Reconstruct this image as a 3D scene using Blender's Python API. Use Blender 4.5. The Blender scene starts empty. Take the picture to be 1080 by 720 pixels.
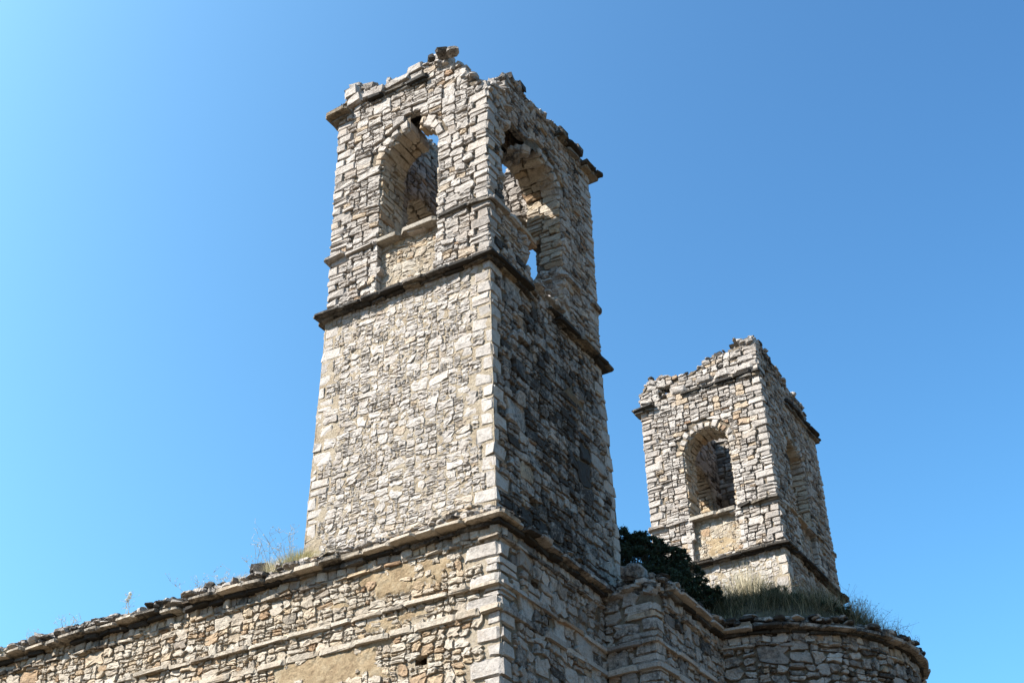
import bpy, math, random
import numpy as np
R = math.radians
PI = math.pi

# ------------------------------------------------------------------ camera, sky, sun, exposure
scene = bpy.context.scene
C = scene.collection
YAW, PITCH, ROLL, FPX = 0.5207, 0.5888, -0.0273, 1430.85
cam_d = bpy.data.cameras.new('camera')
cam = bpy.data.objects.new('camera', cam_d); C.objects.link(cam)
cam_d.sensor_width = 36; cam_d.lens = FPX/1080*36
cam_d.clip_start = 0.1; cam_d.clip_end = 6000
from mathutils import Matrix, Vector
_f = Vector((-math.sin(YAW)*math.cos(PITCH), math.cos(YAW)*math.cos(PITCH), math.sin(PITCH)))
_r = _f.cross(Vector((0, 0, 1))).normalized(); _u = _r.cross(_f)
_c, _s = math.cos(ROLL), math.sin(ROLL)
_r2 = _c*_r + _s*_u; _u2 = -_s*_r + _c*_u
cam.matrix_world = Matrix(((_r2.x, _u2.x, -_f.x, 10.8866), (_r2.y, _u2.y, -_f.y, -18.1985), (_r2.z, _u2.z, -_f.z, 0), (0, 0, 0, 1)))
scene.camera = cam

SUN_EL = 43.0
SUN_TRAVEL = Vector((0.63, 0.777, 0)).normalized()       # horizontal direction in which the light travels
world = bpy.data.worlds.new('World'); scene.world = world; world.use_nodes = True
wn = world.node_tree; wn.nodes.clear()
sky = wn.nodes.new('ShaderNodeTexSky'); sky.sky_type = 'NISHITA'; sky.sun_disc = False
sky.sun_elevation = R(SUN_EL)
to_sun = -SUN_TRAVEL
sky.sun_rotation = math.atan2(to_sun.x, to_sun.y)
sky.air_density = 1.0; sky.dust_density = 6.0; sky.ozone_density = 3.0; sky.altitude = 0
bg = wn.nodes.new('ShaderNodeBackground'); bg.inputs['Strength'].default_value = 0.105
out = wn.nodes.new('ShaderNodeOutputWorld')
sep = wn.nodes.new('ShaderNodeSeparateColor'); com = wn.nodes.new('ShaderNodeCombineColor')
for _k, _p in enumerate((1.9, 1.9, 1.75)):
    _m = wn.nodes.new('ShaderNodeMath'); _m.operation = 'POWER'; _m.inputs[1].default_value = _p
    wn.links.new(sep.outputs[_k], _m.inputs[0]); wn.links.new(_m.outputs[0], com.inputs[_k])      # deep, polarised looking blue
mul = wn.nodes.new('ShaderNodeMix'); mul.data_type = 'RGBA'; mul.blend_type = 'MULTIPLY'; mul.inputs[0].default_value = 1.0
mul.inputs[7].default_value = (0.44, 0.61, 0.535, 1)
cap_ = wn.nodes.new('ShaderNodeMix'); cap_.data_type = 'RGBA'; cap_.blend_type = 'DARKEN'; cap_.inputs[0].default_value = 1.0
cap_.inputs[7].default_value = (2.0, 2.4, 3.7, 1)          # no white-hot aureole round the sun
wn.links.new(sky.outputs[0], cap_.inputs[6]); wn.links.new(cap_.outputs[2], sep.inputs[0]); wn.links.new(com.outputs[0], mul.inputs[6]); wn.links.new(mul.outputs[2], bg.inputs[0]); wn.links.new(bg.outputs[0], out.inputs[0])
sun_d = bpy.data.lights.new('sun', 'SUN'); sun_d.energy = 5.0; sun_d.angle = R(0.5); sun_d.color = (1.0, 0.94, 0.835)
sun = bpy.data.objects.new('sun', sun_d); C.objects.link(sun)
ld = Vector((SUN_TRAVEL.x*math.cos(R(SUN_EL)), SUN_TRAVEL.y*math.cos(R(SUN_EL)), -math.sin(R(SUN_EL))))
sun.rotation_euler = ld.to_track_quat('-Z', 'Y').to_euler(); sun.location = (-20, -30, 40)
scene.view_settings.view_transform = 'Standard'; scene.view_settings.look = 'None'
scene.view_settings.exposure = 1.63; scene.view_settings.gamma = 1
scene.view_settings.use_curve_mapping = False

GZ = -1.6
rng = np.random.default_rng(7)

# ------------------------------------------------------------------ noise
def _h(ix, iy, iz):
    n = (ix*374761393 + iy*668265263 + iz*2147483647 + 1274126177) & 0xffffffff
    n = ((n ^ (n >> 13))*1103515245) & 0xffffffff
    n = ((n ^ (n >> 15))*2246822519) & 0xffffffff
    return ((n ^ (n >> 16)) & 0xffffff)/float(0xffffff)
def vnoise(x, y, z=0.0):
    x = np.asarray(x, float); y = np.asarray(y, float); z = np.zeros_like(x)+z
    xi, yi, zi = np.floor(x), np.floor(y), np.floor(z)
    fx, fy, fz = x-xi, y-yi, z-zi
    xi, yi, zi = xi.astype(np.int64), yi.astype(np.int64), zi.astype(np.int64)
    fx, fy, fz = fx*fx*(3-2*fx), fy*fy*(3-2*fy), fz*fz*(3-2*fz)
    r = 0
    for a in (0, 1):
        for b in (0, 1):
            for c in (0, 1):
                w = (fx if a else 1-fx)*(fy if b else 1-fy)*(fz if c else 1-fz)
                r = r + w*_h(xi+a, yi+b, zi+c)
    return r*2-1

# ------------------------------------------------------------------ materials
def nd(t, kind, **kw):
    n = t.nodes.new(kind)
    for k, v in kw.items(): setattr(n, k, v)
    return n
def ramp(t, pts, fac=None, interp='LINEAR'):
    n = t.nodes.new('ShaderNodeValToRGB'); n.color_ramp.interpolation = interp
    e = n.color_ramp.elements
    e[0].position, e[0].color = pts[0][0], (*pts[0][1], 1)
    e[1].position, e[1].color = pts[-1][0], (*pts[-1][1], 1)
    for p, c in pts[1:-1]:
        q = e.new(p); q.color = (*c, 1)
    if fac is not None: t.links.new(fac, n.inputs[0])
    return n.outputs[0]
def mixc(t, f, a, b, mode='MIX'):
    n = t.nodes.new('ShaderNodeMix'); n.data_type = 'RGBA'; n.blend_type = mode
    for s, v in ((n.inputs[0], f), (n.inputs[6], a), (n.inputs[7], b)):
        if hasattr(v, 'is_output'): t.links.new(v, s)
        elif isinstance(v, (tuple, list)): s.default_value = (*v, 1)
        else: s.default_value = v
    return n.outputs[2]
def mth(t, op, a, b=0.0, clamp=False):
    n = t.nodes.new('ShaderNodeMath'); n.operation = op; n.use_clamp = clamp
    for s, v in ((n.inputs[0], a), (n.inputs[1], b)):
        if hasattr(v, 'is_output'): t.links.new(v, s)
        else: s.default_value = v
    return n.outputs[0]
def noise(t, co, scale, detail=6, rough=0.6, dist=0.0):
    n = nd(t, 'ShaderNodeTexNoise'); n.inputs['Scale'].default_value = scale
    n.inputs['Detail'].default_value = detail; n.inputs['Roughness'].default_value = rough
    n.inputs['Distortion'].default_value = dist; t.links.new(co, n.inputs['Vector']); return n.outputs['Fac']
def attr(t, name):
    n = nd(t, 'ShaderNodeAttribute'); n.attribute_name = name; return n.outputs['Fac']
G = lambda v: (v, v, v)

ALB = 0.68
def stone_mat(name, cols, crust_amt=0.0, bump=0.9, ochre=0.25):
    m = bpy.data.materials.new(name); m.use_nodes = True; t = m.node_tree
    b = t.nodes['Principled BSDF']; b.inputs['Roughness'].default_value = 0.93
    b.inputs['Specular IOR Level'].default_value = 0.2
    co = nd(t, 'ShaderNodeTexCoord').outputs['Object']
    cols = [(p, tuple(x*ALB for x in c)) for p, c in cols]
    col = ramp(t, cols, attr(t, 'tint'))
    # pitted, blotchy limestone
    n1 = noise(t, co, 9, 8, 0.7)
    col = mixc(t, 1.0, col, ramp(t, [(0.30, G(0.66)), (0.5, G(1.0)), (0.72, G(1.16))], n1), 'MULTIPLY')
    n4 = noise(t, co, 42, 5, 0.7)
    col = mixc(t, 1.0, col, ramp(t, [(0.34, G(0.55)), (0.46, G(1.0)), (0.7, G(1.08))], n4), 'MULTIPLY')
    # iron / clay wash
    n2 = noise(t, co, 2.3, 5, 0.65, 0.6)
    f = ramp(t, [(0.52, G(0)), (0.72, G(1))], n2)
    col = mixc(t, mth(t, 'MULTIPLY', f, ochre), col, (0.26, 0.16, 0.08))
    # grey and black lichen of its own shape, plus per-stone darkening, partly shade put into the colour
    n3 = noise(t, co, 1.6, 9, 0.72, 0.4)
    n5 = noise(t, co, 14, 6, 0.7)
    base = mth(t, 'ADD', mth(t, 'MULTIPLY', n3, 0.55), mth(t, 'MULTIPLY', n5, 0.45))
    k = mth(t, 'ADD', base, mth(t, 'MULTIPLY', attr(t, 'crust_shade'), 0.30))
    mp = nd(t, 'ShaderNodeMapping'); mp.inputs['Scale'].default_value = (3.2, 3.2, 0.42); t.links.new(co, mp.inputs['Vector'])
    k = mth(t, 'ADD', k, mth(t, 'MULTIPLY', mth(t, 'SUBTRACT', noise(t, mp.outputs[0], 1.0, 7, 0.65, 0.25), 0.52), 0.34))
    k = mth(t, 'ADD', k, crust_amt)
    f = ramp(t, [(0.60, G(0)), (0.76, G(1))], k)
    col = mixc(t, mth(t, 'MULTIPLY', f, 0.92), col, (0.024, 0.022, 0.021))
    t.links.new(col, b.inputs['Base Color'])
    bb = mth(t, 'ADD', mth(t, 'MULTIPLY', noise(t, co, 16, 9, 0.75), 1.0), mth(t, 'MULTIPLY', noise(t, co, 60, 5, 0.7), 0.35))
    bn = nd(t, 'ShaderNodeBump'); bn.inputs['Strength'].default_value = bump; bn.inputs['Distance'].default_value = 0.05
    t.links.new(bb, bn.inputs['Height']); t.links.new(bn.outputs[0], b.inputs['Normal'])
    return m
LIME = [(0.0, (0.25, 0.225, 0.21)), (0.2, (0.38, 0.342, 0.315)), (0.5, (0.51, 0.465, 0.43)), (0.8, (0.61, 0.56, 0.52)), (0.93, (0.54, 0.43, 0.32)), (1.0, (0.42, 0.28, 0.19))]
M_stone = stone_mat('limestone', LIME)
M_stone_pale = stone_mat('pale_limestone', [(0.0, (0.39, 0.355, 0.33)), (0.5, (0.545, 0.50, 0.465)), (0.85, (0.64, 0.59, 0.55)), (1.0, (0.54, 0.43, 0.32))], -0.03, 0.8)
M_warm = stone_mat('warm_limestone', [(0.0, (0.32, 0.275, 0.235)), (0.35, (0.52, 0.445, 0.36)), (0.65, (0.62, 0.555, 0.475)), (0.82, (0.58, 0.45, 0.31)), (1.0, (0.38, 0.25, 0.16))], -0.02, 0.9, 0.4)
M_dark = stone_mat('lichen_blackened_slab', [(0.0, (0.17, 0.155, 0.14)), (0.6, (0.28, 0.26, 0.235)), (1.0, (0.38, 0.30, 0.21))], 0.05, 1.0, 0.3)
M_sill = stone_mat('dressed_sill_stone', [(0, (0.38, 0.34, 0.29)), (1, (0.48, 0.44, 0.38))], 0.04, 0.7, 0.3)
def mortar_mat(name, c1, c2, c3, bump=1.0, sc=1.0):
    m = bpy.data.materials.new(name); m.use_nodes = True; t = m.node_tree
    b = t.nodes['Principled BSDF']; b.inputs['Roughness'].default_value = 0.97; b.inputs['Specular IOR Level'].default_value = 0.1
    co = nd(t, 'ShaderNodeTexCoord').outputs['Object']
    n = noise(t, co, 2.2*sc, 9, 0.7, 0.3)
    c1, c2, c3 = [tuple(x*ALB for x in c) for c in (c1, c2, c3)]
    col = ramp(t, [(0.30, c1), (0.5, c2), (0.72, c3)], n)
    col = mixc(t, 1.0, col, ramp(t, [(0.33, G(0.6)), (0.5, G(1)), (0.75, G(1.15))], noise(t, co, 24, 8, 0.75)), 'MULTIPLY')
    t.links.new(col, b.inputs['Base Color'])
    bn = nd(t, 'ShaderNodeBump'); bn.inputs['Strength'].default_value = bump; bn.inputs['Distance'].default_value = 0.09
    t.links.new(noise(t, co, 13, 12, 0.85), bn.inputs['Height']); t.links.new(bn.outputs[0], b.inputs['Normal'])
    return m
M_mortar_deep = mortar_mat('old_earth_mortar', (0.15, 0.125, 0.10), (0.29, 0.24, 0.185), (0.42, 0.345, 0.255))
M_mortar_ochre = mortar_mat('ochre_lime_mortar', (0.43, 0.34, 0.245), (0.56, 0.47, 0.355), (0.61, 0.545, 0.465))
M_plaster = mortar_mat('ochre_render', (0.42, 0.30, 0.185), (0.62, 0.475, 0.305), (0.70, 0.60, 0.445), 1.2, 1.5)
M_plaster_dark = mortar_mat('brown_render', (0.16, 0.10, 0.06), (0.27, 0.18, 0.11), (0.38, 0.28, 0.19), 1.0, 1.5)

# ------------------------------------------------------------------ mesh collector
class MB:
    """Collects vertices, quads, triangles, with tint and crust per vertex and a material per face."""
    def __init__(self): self.v = []; self.q = []; self.t = []; self.a = []; self.c = []; self.qm = []; self.tm = []; self.n = 0; self.mats = []
    def mi(self, m):
        if m not in self.mats: self.mats.append(m)
        return self.mats.index(m)
    def add(self, verts, quads=None, tris=None, mat=None, tint=0.5, crust_shade=0.0):
        verts = np.asarray(verts, float).reshape(-1, 3); k = len(verts)
        if k == 0: return
        self.v.append(verts)
        self.a.append(np.broadcast_to(np.asarray(tint, float), (k,))); self.c.append(np.broadcast_to(np.asarray(crust_shade, float), (k,)))
        mi = self.mi(mat)
        if quads is not None and len(quads):
            q = np.asarray(quads).reshape(-1, 4)+self.n; self.q.append(q); self.qm.append(np.full(len(q), mi))
        if tris is not None and len(tris):
            q = np.asarray(tris).reshape(-1, 3)+self.n; self.t.append(q); self.tm.append(np.full(len(q), mi))
        self.n += k
    def build(self, name, parent=None, smooth=False, loc=None):
        v = np.concatenate(self.v)
        if loc is not None: v = v-np.array(loc)
        q = np.concatenate(self.q) if self.q else np.zeros((0, 4), int)
        t = np.concatenate(self.t) if self.t else np.zeros((0, 3), int)
        me = bpy.data.meshes.new(name)
        me.vertices.add(len(v)); me.vertices.foreach_set('co', v.astype(np.float32).ravel())
        loops = np.concatenate([q.ravel(), t.ravel()]); me.loops.add(len(loops)); me.loops.foreach_set('vertex_index', loops.astype(np.int32))
        me.polygons.add(len(q)+len(t))
        ls = np.concatenate([np.arange(len(q))*4, len(q)*4+np.arange(len(t))*3])
        me.polygons.foreach_set('loop_start', ls.astype(np.int32))
        mi = np.concatenate(self.qm+self.tm) if (self.qm or self.tm) else np.zeros(0)
        for m in self.mats: me.materials.append(m)
        me.polygons.foreach_set('material_index', mi.astype(np.int32))
        if smooth: me.polygons.foreach_set('use_smooth', np.ones(len(mi), bool))
        else: me.polygons.foreach_set('use_smooth', np.zeros(len(mi), bool))
        for nm, arr in (('tint', self.a), ('crust_shade', self.c)):
            at = me.attributes.new(nm, 'FLOAT', 'POINT'); at.data.foreach_set('value', np.concatenate(arr).astype(np.float32))
        me.update(calc_edges=True)
        o = bpy.data.objects.new(name, me); C.objects.link(o)
        if parent: o.parent = parent
        return o

def thing(name, label, cat, loc=(0, 0, 0), group=None):
    o = bpy.data.objects.new(name, None); C.objects.link(o); o.location = loc
    o['label'] = label; o['category'] = cat
    if group: o['group'] = group
    return o
def tag(o, label, cat, group=None):
    o['label'] = label; o['category'] = cat
    if group: o['group'] = group
    return o

# ------------------------------------------------------------------ block: a chiselled stone from 8 corners
_B = {}
def _block_tmpl():
    n = 4; idx = {}; pts = []
    for i in range(n):
        for j in range(n):
            for k in range(n):
                if i in (0, 3) or j in (0, 3) or k in (0, 3):
                    idx[(i, j, k)] = len(pts); pts.append((i, j, k))
    quads = []
    for ax in range(3):
        for side in (0, 3):
            for a in range(3):
                for b in range(3):
                    def P(p, q):
                        l = [0, 0, 0]; l[ax] = side; l[(ax+1) % 3] = p; l[(ax+2) % 3] = q; return idx[tuple(l)]
                    f = [P(a, b), P(a+1, b), P(a+1, b+1), P(a, b+1)]
                    quads.append(f if side else f[::-1])
    return np.array(pts), np.array(quads)
_bp, _bq = _block_tmpl()
def blocks(mb, corners, mat, tint, crust_shade=0.0, bevel=0.16, pull=0.35, jit=0.012, g=rng):
    """corners [N,8,3] ordered by bits (x + 2y + 4z)."""
    c = np.asarray(corners, float); N = len(c)
    if N == 0: return
    e = bevel*(0.7+0.6*g.random((N, 1)))
    tab = np.stack([np.zeros((N, 1)), e, 1-e, np.ones((N, 1))], 1)[:, :, 0]       # N,4
    t = tab[:, _bp]                                                     # N,56,3
    # pull edges and corners inwards
    out_n = ((_bp == 0) | (_bp == 3)).sum(1)
    ctr = 0.5
    amt = np.where(out_n == 3, pull*1.35, np.where(out_n == 2, pull, 0))[None, :, None]*e[:, :, None]
    outm = ((_bp == 0) | (_bp == 3))[None]
    t = t + np.where(outm, np.sign(ctr-t)*amt, 0)
    x, y, z = t[..., 0:1], t[..., 1:2], t[..., 2:3]
    v = 0
    for b in range(8):
        w = (x if b & 1 else 1-x)*(y if b & 2 else 1-y)*(z if b & 4 else 1-z)
        v = v + w*c[:, None, b]
    v = v + g.normal(0, 1, v.shape)*jit
    q = (_bq[None]+(np.arange(N)*56)[:, None, None])
    mb.add(v.reshape(-1, 3), q.reshape(-1, 4), None, mat, np.repeat(np.broadcast_to(tint, (N,)), 56), np.repeat(np.broadcast_to(crust_shade, (N,)), 56))
def rocks(mb, cen, size, mat, tint, crust_shade=0.0, flat=1.0, tilt=0.35, g=rng, yaw=None, jit=0.09):
    """Loose angular stones: centres [N,3], sizes [N,3]."""
    cen = np.asarray(cen, float); N = len(cen)
    if N == 0: return
    size = np.asarray(size, float)
    base = np.array([[(b & 1), (b >> 1) & 1, (b >> 2) & 1] for b in range(8)], float)-0.5
    c = base[None]*size[:, None]
    c = c*(1+g.normal(0, 0.16, c.shape))
    yw = g.random(N)*2*PI if yaw is None else np.broadcast_to(yaw, (N,))+g.normal(0, 0.25, N)
    a, b = g.normal(0, tilt, N), g.normal(0, tilt, N)
    def rot(c, ang, i, j):
        cs, sn = np.cos(ang)[:, None], np.sin(ang)[:, None]
        o = c.copy(); o[..., i] = cs*c[..., i]-sn*c[..., j]; o[..., j] = sn*c[..., i]+cs*c[..., j]; return o
    c = rot(rot(rot(c, yw, 0, 1), a, 1, 2), b, 0, 2)
    blocks(mb, c+cen[:, None], mat, tint, crust_shade, 0.22, 0.55, jit=size.min(1)[:, None, None]*jit, g=g)

# ------------------------------------------------------------------ rubble: outline polygons on a panel, raised as stones
NO = 12
def raise_stones(mb, P, cen, outl, prot, mat, tint, crust_shade, back=0.16, inset=0.30, g=rng, off=0.0, tilt=0.010):
    N = len(outl)
    if N == 0: return
    cen = cen[:, None]; rel = outl-cen
    r = np.hypot(rel[..., 0], rel[..., 1]); rm = r.min(1, keepdims=True)
    ta, tb = g.normal(0, tilt, (N, 1))/0.1, g.normal(0, tilt, (N, 1))/0.1
    ins = np.clip(inset*rm/np.maximum(r, 1e-3), 0.08, 0.6)
    d0 = np.full((N, NO), -back)+off
    ring1 = rel; d1 = prot[:, None]*0.62+g.normal(0, 0.003, (N, NO))+off
    ring15 = rel*(1-ins*0.35)[..., None]; d15 = prot[:, None]*0.96+off+g.normal(0, 0.005, (N, NO))+(ta*ring15[..., 0]+tb*ring15[..., 1])*0.8
    ring2 = rel*(1-ins-0.25)[..., None]; d2 = prot[:, None]+ta*ring2[..., 0]+tb*ring2[..., 1]+g.normal(0, 0.007, (N, NO))+off
    d3 = prot+g.normal(0.003, 0.005, N)+np.broadcast_to(off, (N, 1))[:, 0] if not np.isscalar(off) else prot+g.normal(0.003, 0.005, N)+off
    uv = np.concatenate([ring1, ring1, ring15, ring2, np.zeros((N, 1, 2))], 1)+cen
    d = np.concatenate([d0, d1, d15, d2, d3[:, None]], 1)
    p = P(uv[..., 0], uv[..., 1], d)
    K = 4*NO+1
    i = np.arange(NO); j = (i+1) % NO
    q = np.concatenate([np.stack([i+NO*l, j+NO*l, j+NO*(l+1), i+NO*(l+1)], 1) for l in range(3)])
    t = np.stack([i+3*NO, j+3*NO, np.full(NO, 4*NO)], 1)
    o = (np.arange(N)*K)[:, None, None]
    mb.add(p.reshape(-1, 3), (q[None]+o).reshape(-1, 4), None, mat, np.repeat(tint, K), np.repeat(crust_shade, K))
    mb.n -= N*K; mb.t.append((t[None]+o).reshape(-1, 3)+mb.n); mb.tm.append(np.full(N*NO, mb.mi(mat))); mb.n += N*K

def split(rect, st, g, out, lv=0):
    u0, u1, v0, v1 = rect; w, h = u1-u0, v1-v0
    wt = st['w']*(0.65+0.9*g.random()); ht = st['h']*(0.7+0.9*g.random())
    if g.random() < st.get('big', 0.08): wt *= 1.7; ht *= 1.8
    if w > wt*1.5 and (w/h > 1.1 or h <= ht*1.4):
        f = 0.5+g.uniform(-0.2, 0.2)
        if w > wt*3.2: f = g.uniform(0.25, 0.75)
        s = u0+w*f; split((u0, s, v0, v1), st, g, out, lv+1); split((s, u1, v0, v1), st, g, out, lv+1)
    elif h > ht*1.4 or (h > w*1.15 and h > 0.10):
        s = v0+h*(0.5+g.uniform(-0.2, 0.2)); split((u0, u1, v0, s), st, g, out, lv+1); split((u0, u1, s, v1), st, g, out, lv+1)
    else: out.append(rect)

def outlines(rects, st, g):
    r = np.array(rects, float)
    gp = st['gap']*(0.5+1.0*g.random((len(r), 4)))*0.5
    u0, u1, v0, v1 = r[:, 0]+gp[:, 0], r[:, 1]-gp[:, 1], r[:, 2]+gp[:, 2], r[:, 3]-gp[:, 3]
    w, h = np.maximum(u1-u0, .02), np.maximum(v1-v0, .02); m = np.minimum(w, h)
    cut = lambda: np.minimum(m*(0.06+st['cut']*g.random(len(r))**1.6), 0.09)
    pts = []
    c = [(cut(), cut()) for _ in range(4)]
    J = st['jit']
    mid = lambda: 0.5+g.uniform(-0.18, 0.18, len(r))
    bow = lambda: (g.random(len(r))*1.0-0.7)*J*m*0.6
    P = lambda a, b: pts.append(np.stack([a, b], 1))
    P(u0+c[0][0], v0); P(u0+w*mid(), v0-bow()*0.6); P(u1-c[1][0], v0)
    P(u1, v0+c[1][1]); P(u1+bow(), v0+h*mid()); P(u1, v1-c[2][1])
    P(u1-c[2][0], v1); P(u0+w*mid(), v1+bow()*0.6); P(u0+c[3][0], v1)
    P(u0, v1-c[3][1]); P(u0-bow(), v0+h*mid()); P(u0, v0+c[0][1])
    o = np.stack(pts, 1)
    o += g.normal(0, 1, o.shape)*(J*0.10*m)[:, None, None]
    return np.stack([(u0+u1)/2, (v0+v1)/2], 1), o

STY = {
    'belfry': dict(w=0.24, h=0.11, gap=0.021, cut=0.34, jit=0.5, prot=(0.030, 0.014), mdepth=0.032, pair=0.65, warp=0.028, big=0.14),
    'shaft':  dict(w=0.165, h=0.10, gap=0.016, cut=0.6, jit=0.6, prot=(0.009, 0.007), mdepth=0.002, pair=0.95, warp=0.05, big=0.30),
    'shade':  dict(w=0.25, h=0.16, gap=0.028, cut=0.5, jit=0.5, prot=(0.024, 0.012), mdepth=0.03, pair=0.95, warp=0.045, big=0.25),
    'base':   dict(w=0.19, h=0.105, gap=0.023, cut=0.65, jit=0.7, prot=(0.023, 0.013), mdepth=0.018, pair=0.85, warp=0.085, big=0.24),
    'apse':   dict(w=0.25, h=0.15, gap=0.036, cut=0.7, jit=0.7, prot=(0.038, 0.018), mdepth=0.05, pair=0.9, warp=0.09, big=0.32),
    'inner':  dict(w=0.28, h=0.15, gap=0.030, cut=0.4, jit=0.6, prot=(0.030, 0.014), mdepth=0.04, pair=0.6, warp=0.05, big=0.1),
}
def panel(S, P, U, V, courses, sty, qL=None, qR=None, arch=None, rects=(), top=None, crust_shade=None, offs=None, plaster=None,
          mat=None, mmat=None, seed=0, mortar_cell=0.06, tintb=0.0, pmat=None, rag=False):
    """arch = (u centre, radius, sill v, spring v, voussoir depth). rects = holes (u0,u1,v0,v1)."""
    g = np.random.default_rng(seed+100); st = STY[sty] if isinstance(sty, str) else sty
    mat = mat or M_stone; mmat = mmat or M_mortar_deep
    u0, u1 = U; v0, v1 = V
    cs = [c for c in courses if v0+0.03 < c < v1-0.03]
    ed = [v0]+cs+[v1]
    if arch:
        uc, Ra, vs, vp, vt = arch
        ja, jb = uc-Ra, uc+Ra
    spans = []
    i = 0
    def strip(a, b, k0, k1):
        iv = [(a, b)]
        if arch and min(ed[k1], vp) - max(ed[k0], vs) > 0.02:
            iv = [(x, y) for p, q in iv for x, y in ((p, min(q, ja)), (max(p, jb), q)) if y-x > 0.03]
        for p, q in iv: spans.append((p, q, ed[k0], ed[k1]))
    def qi(q, k): return q[k % len(q)] if q is not None else 0.0
    # index courses by their nearest original index so that quoins agree between faces
    def ci(k):
        return int(np.argmin([abs(c-ed[k]) for c in courses])) if len(courses) else k
    while i < len(ed)-1:
        if g.random() < st['pair'] and i+2 < len(ed) and not (arch and (abs(ed[i+1]-vs) < .02 or abs(ed[i+1]-vp) < .02)):
            l = max(qi(qL, ci(i)), qi(qL, ci(i+1))); r = max(qi(qR, ci(i)), qi(qR, ci(i+1)))
            for k in (i, i+1):
                if l-qi(qL, ci(k)) > 0.04: spans.append((u0+qi(qL, ci(k)), u0+l, ed[k], ed[k+1]))
                if r-qi(qR, ci(k)) > 0.04: spans.append((u1-r, u1-qi(qR, ci(k)), ed[k], ed[k+1]))
            strip(u0+l, u1-r, i, i+2); i += 2
        else:
            strip(u0+qi(qL, ci(i)), u1-qi(qR, ci(i)), i, i+1); i += 1
    rc = []
    for s in spans:
        # break long strips in chunks first
        a, b, c, d = s; x = a
        while x < b-1e-6:
            y = x+g.uniform(0.4, 1.2)
            if b-y < 0.3: y = b
            split((x, y, c, d), st, g, rc); x = y
    cen, ol = outlines(rc, st, g)
    # warp, fading out towards the panel's edges
    def warp(p):
        u, v = p[..., 0], p[..., 1]
        e = np.minimum(np.minimum(u-u0, u1-u), np.minimum(v-v0, v1-v)); 
        if arch:
            inz = (v > vs-.4) & (v < vp+Ra+vt+.3)
            e = np.where(inz, np.minimum(e, np.abs(np.abs(u-uc)-Ra)), e)
        for (a, b, c, d) in rects: pass
        e = np.clip(e/0.5, 0, 1)
        w = st['warp']
        du = vnoise(u*1.7, v*1.7, seed+.5)*w+vnoise(u*4.5, v*4.5, seed+7.5)*w*0.35
        dv = vnoise(u*1.3, v*2.2, seed+3.5)*w+vnoise(u*4.5, v*5.5, seed+9.5)*w*0.35
        return np.stack([u+du*e, v+dv*e], -1)
    cen, ol = warp(cen), warp(ol)
    keep = np.ones(len(cen), bool)
    def hit(u, v, a, b, c, d):
        if (b-a) > 0.35 and (d-c) > 0.35 and rag:
            u = u+vnoise(u*4, v*4, 31.5)*.07; v = v+vnoise(u*4, v*4, 41.5)*.07
        return (u > a) & (u < b) & (v > c) & (v < d)
    if arch:
        Rv = Ra+vt
        r = np.hypot(cen[:, 0]-uc, cen[:, 1]-vp); ab = cen[:, 1] > vp-0.01
        keep &= ~(ab & (r < Rv*1.0))
        rr = np.hypot(ol[..., 0]-uc, ol[..., 1]-vp); inside = (ol[..., 1] > vp-.01) & (rr < Rv+.012)
        s = (Rv+.012)/np.maximum(rr, .05)
        nu, nv = uc+(ol[..., 0]-uc)*s, vp+(ol[..., 1]-vp)*s
        ol = np.where(inside[..., None], np.stack([nu, nv], -1), ol)
    for (a, b, c, d) in rects:
        keep &= ~hit(cen[:, 0], cen[:, 1], a, b, c, d)
    if top is not None:
        tv = top(cen[:, 0])+g.normal(0, 0.08, len(cen)); keep &= cen[:, 1] < tv
    if plaster is not None:
        pl = plaster(cen[:, 0], cen[:, 1]); keep &= ~((pl > 0.0) & (g.random(len(cen)) < 0.55+pl*.8))
    cen, ol = cen[keep], ol[keep]
    N = len(cen)
    prot = np.clip(g.normal(st['prot'][0], st['prot'][1], N), 0.004, 0.09)
    if plaster is not None: prot = np.where(plaster(cen[:, 0], cen[:, 1]) > 0, prot*.3+.026, prot)
    tint = np.clip(g.normal(0.55+tintb, 0.17, N), 0, 0.92); sp = g.random(N) < 0.035; tint[sp] = g.uniform(0.92, 1, sp.sum())
    cr = np.zeros(N) if crust_shade is None else crust_shade(cen[:, 0], cen[:, 1])+g.normal(0, 0.12, N)
    cr = cr+(g.random(N) < 0.04)*0.5
    of = 0.0 if offs is None else offs(cen[:, 0], cen[:, 1])[:, None]
    raise_stones(S, P, cen, ol, prot, mat, tint, cr, g=g, off=of)
    # mortar bed
    nu = max(2, int((u1-u0)/mortar_cell)); nv = max(2, int((v1-v0)/mortar_cell))
    uu, vv = np.meshgrid(np.linspace(u0, u1, nu+1), np.linspace(v0, v1, nv+1), indexing='ij')
    d = -st['mdepth']+vnoise(uu*6, vv*6, seed+1.5)*0.008+vnoise(uu*17, vv*17, seed+2.5)*0.006
    d = np.maximum(d, -0.12)
    if offs is not None: d = d+offs(uu, vv)
    pm = None
    if plaster is not None:
        pl = plaster(uu, vv); k = np.clip(pl*5+0.4, 0, 1); d = d+k*(st['mdepth']+0.022+vnoise(uu*3.5, vv*5, seed+4.5)*.016+vnoise(uu*11, vv*13, seed+5.5)*.014+vnoise(uu*24, vv*24, seed+6.5)*.010)
    p = P(uu, vv, d); idx = np.arange((nu+1)*(nv+1)).reshape(nu+1, nv+1)
    q = np.stack([idx[:-1, :-1], idx[1:, :-1], idx[1:, 1:], idx[:-1, 1:]], -1)
    cu, cv = (uu[:-1, :-1]+uu[1:, 1:])/2, (vv[:-1, :-1]+vv[1:, 1:])/2
    k = np.ones(cu.shape, bool)
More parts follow.
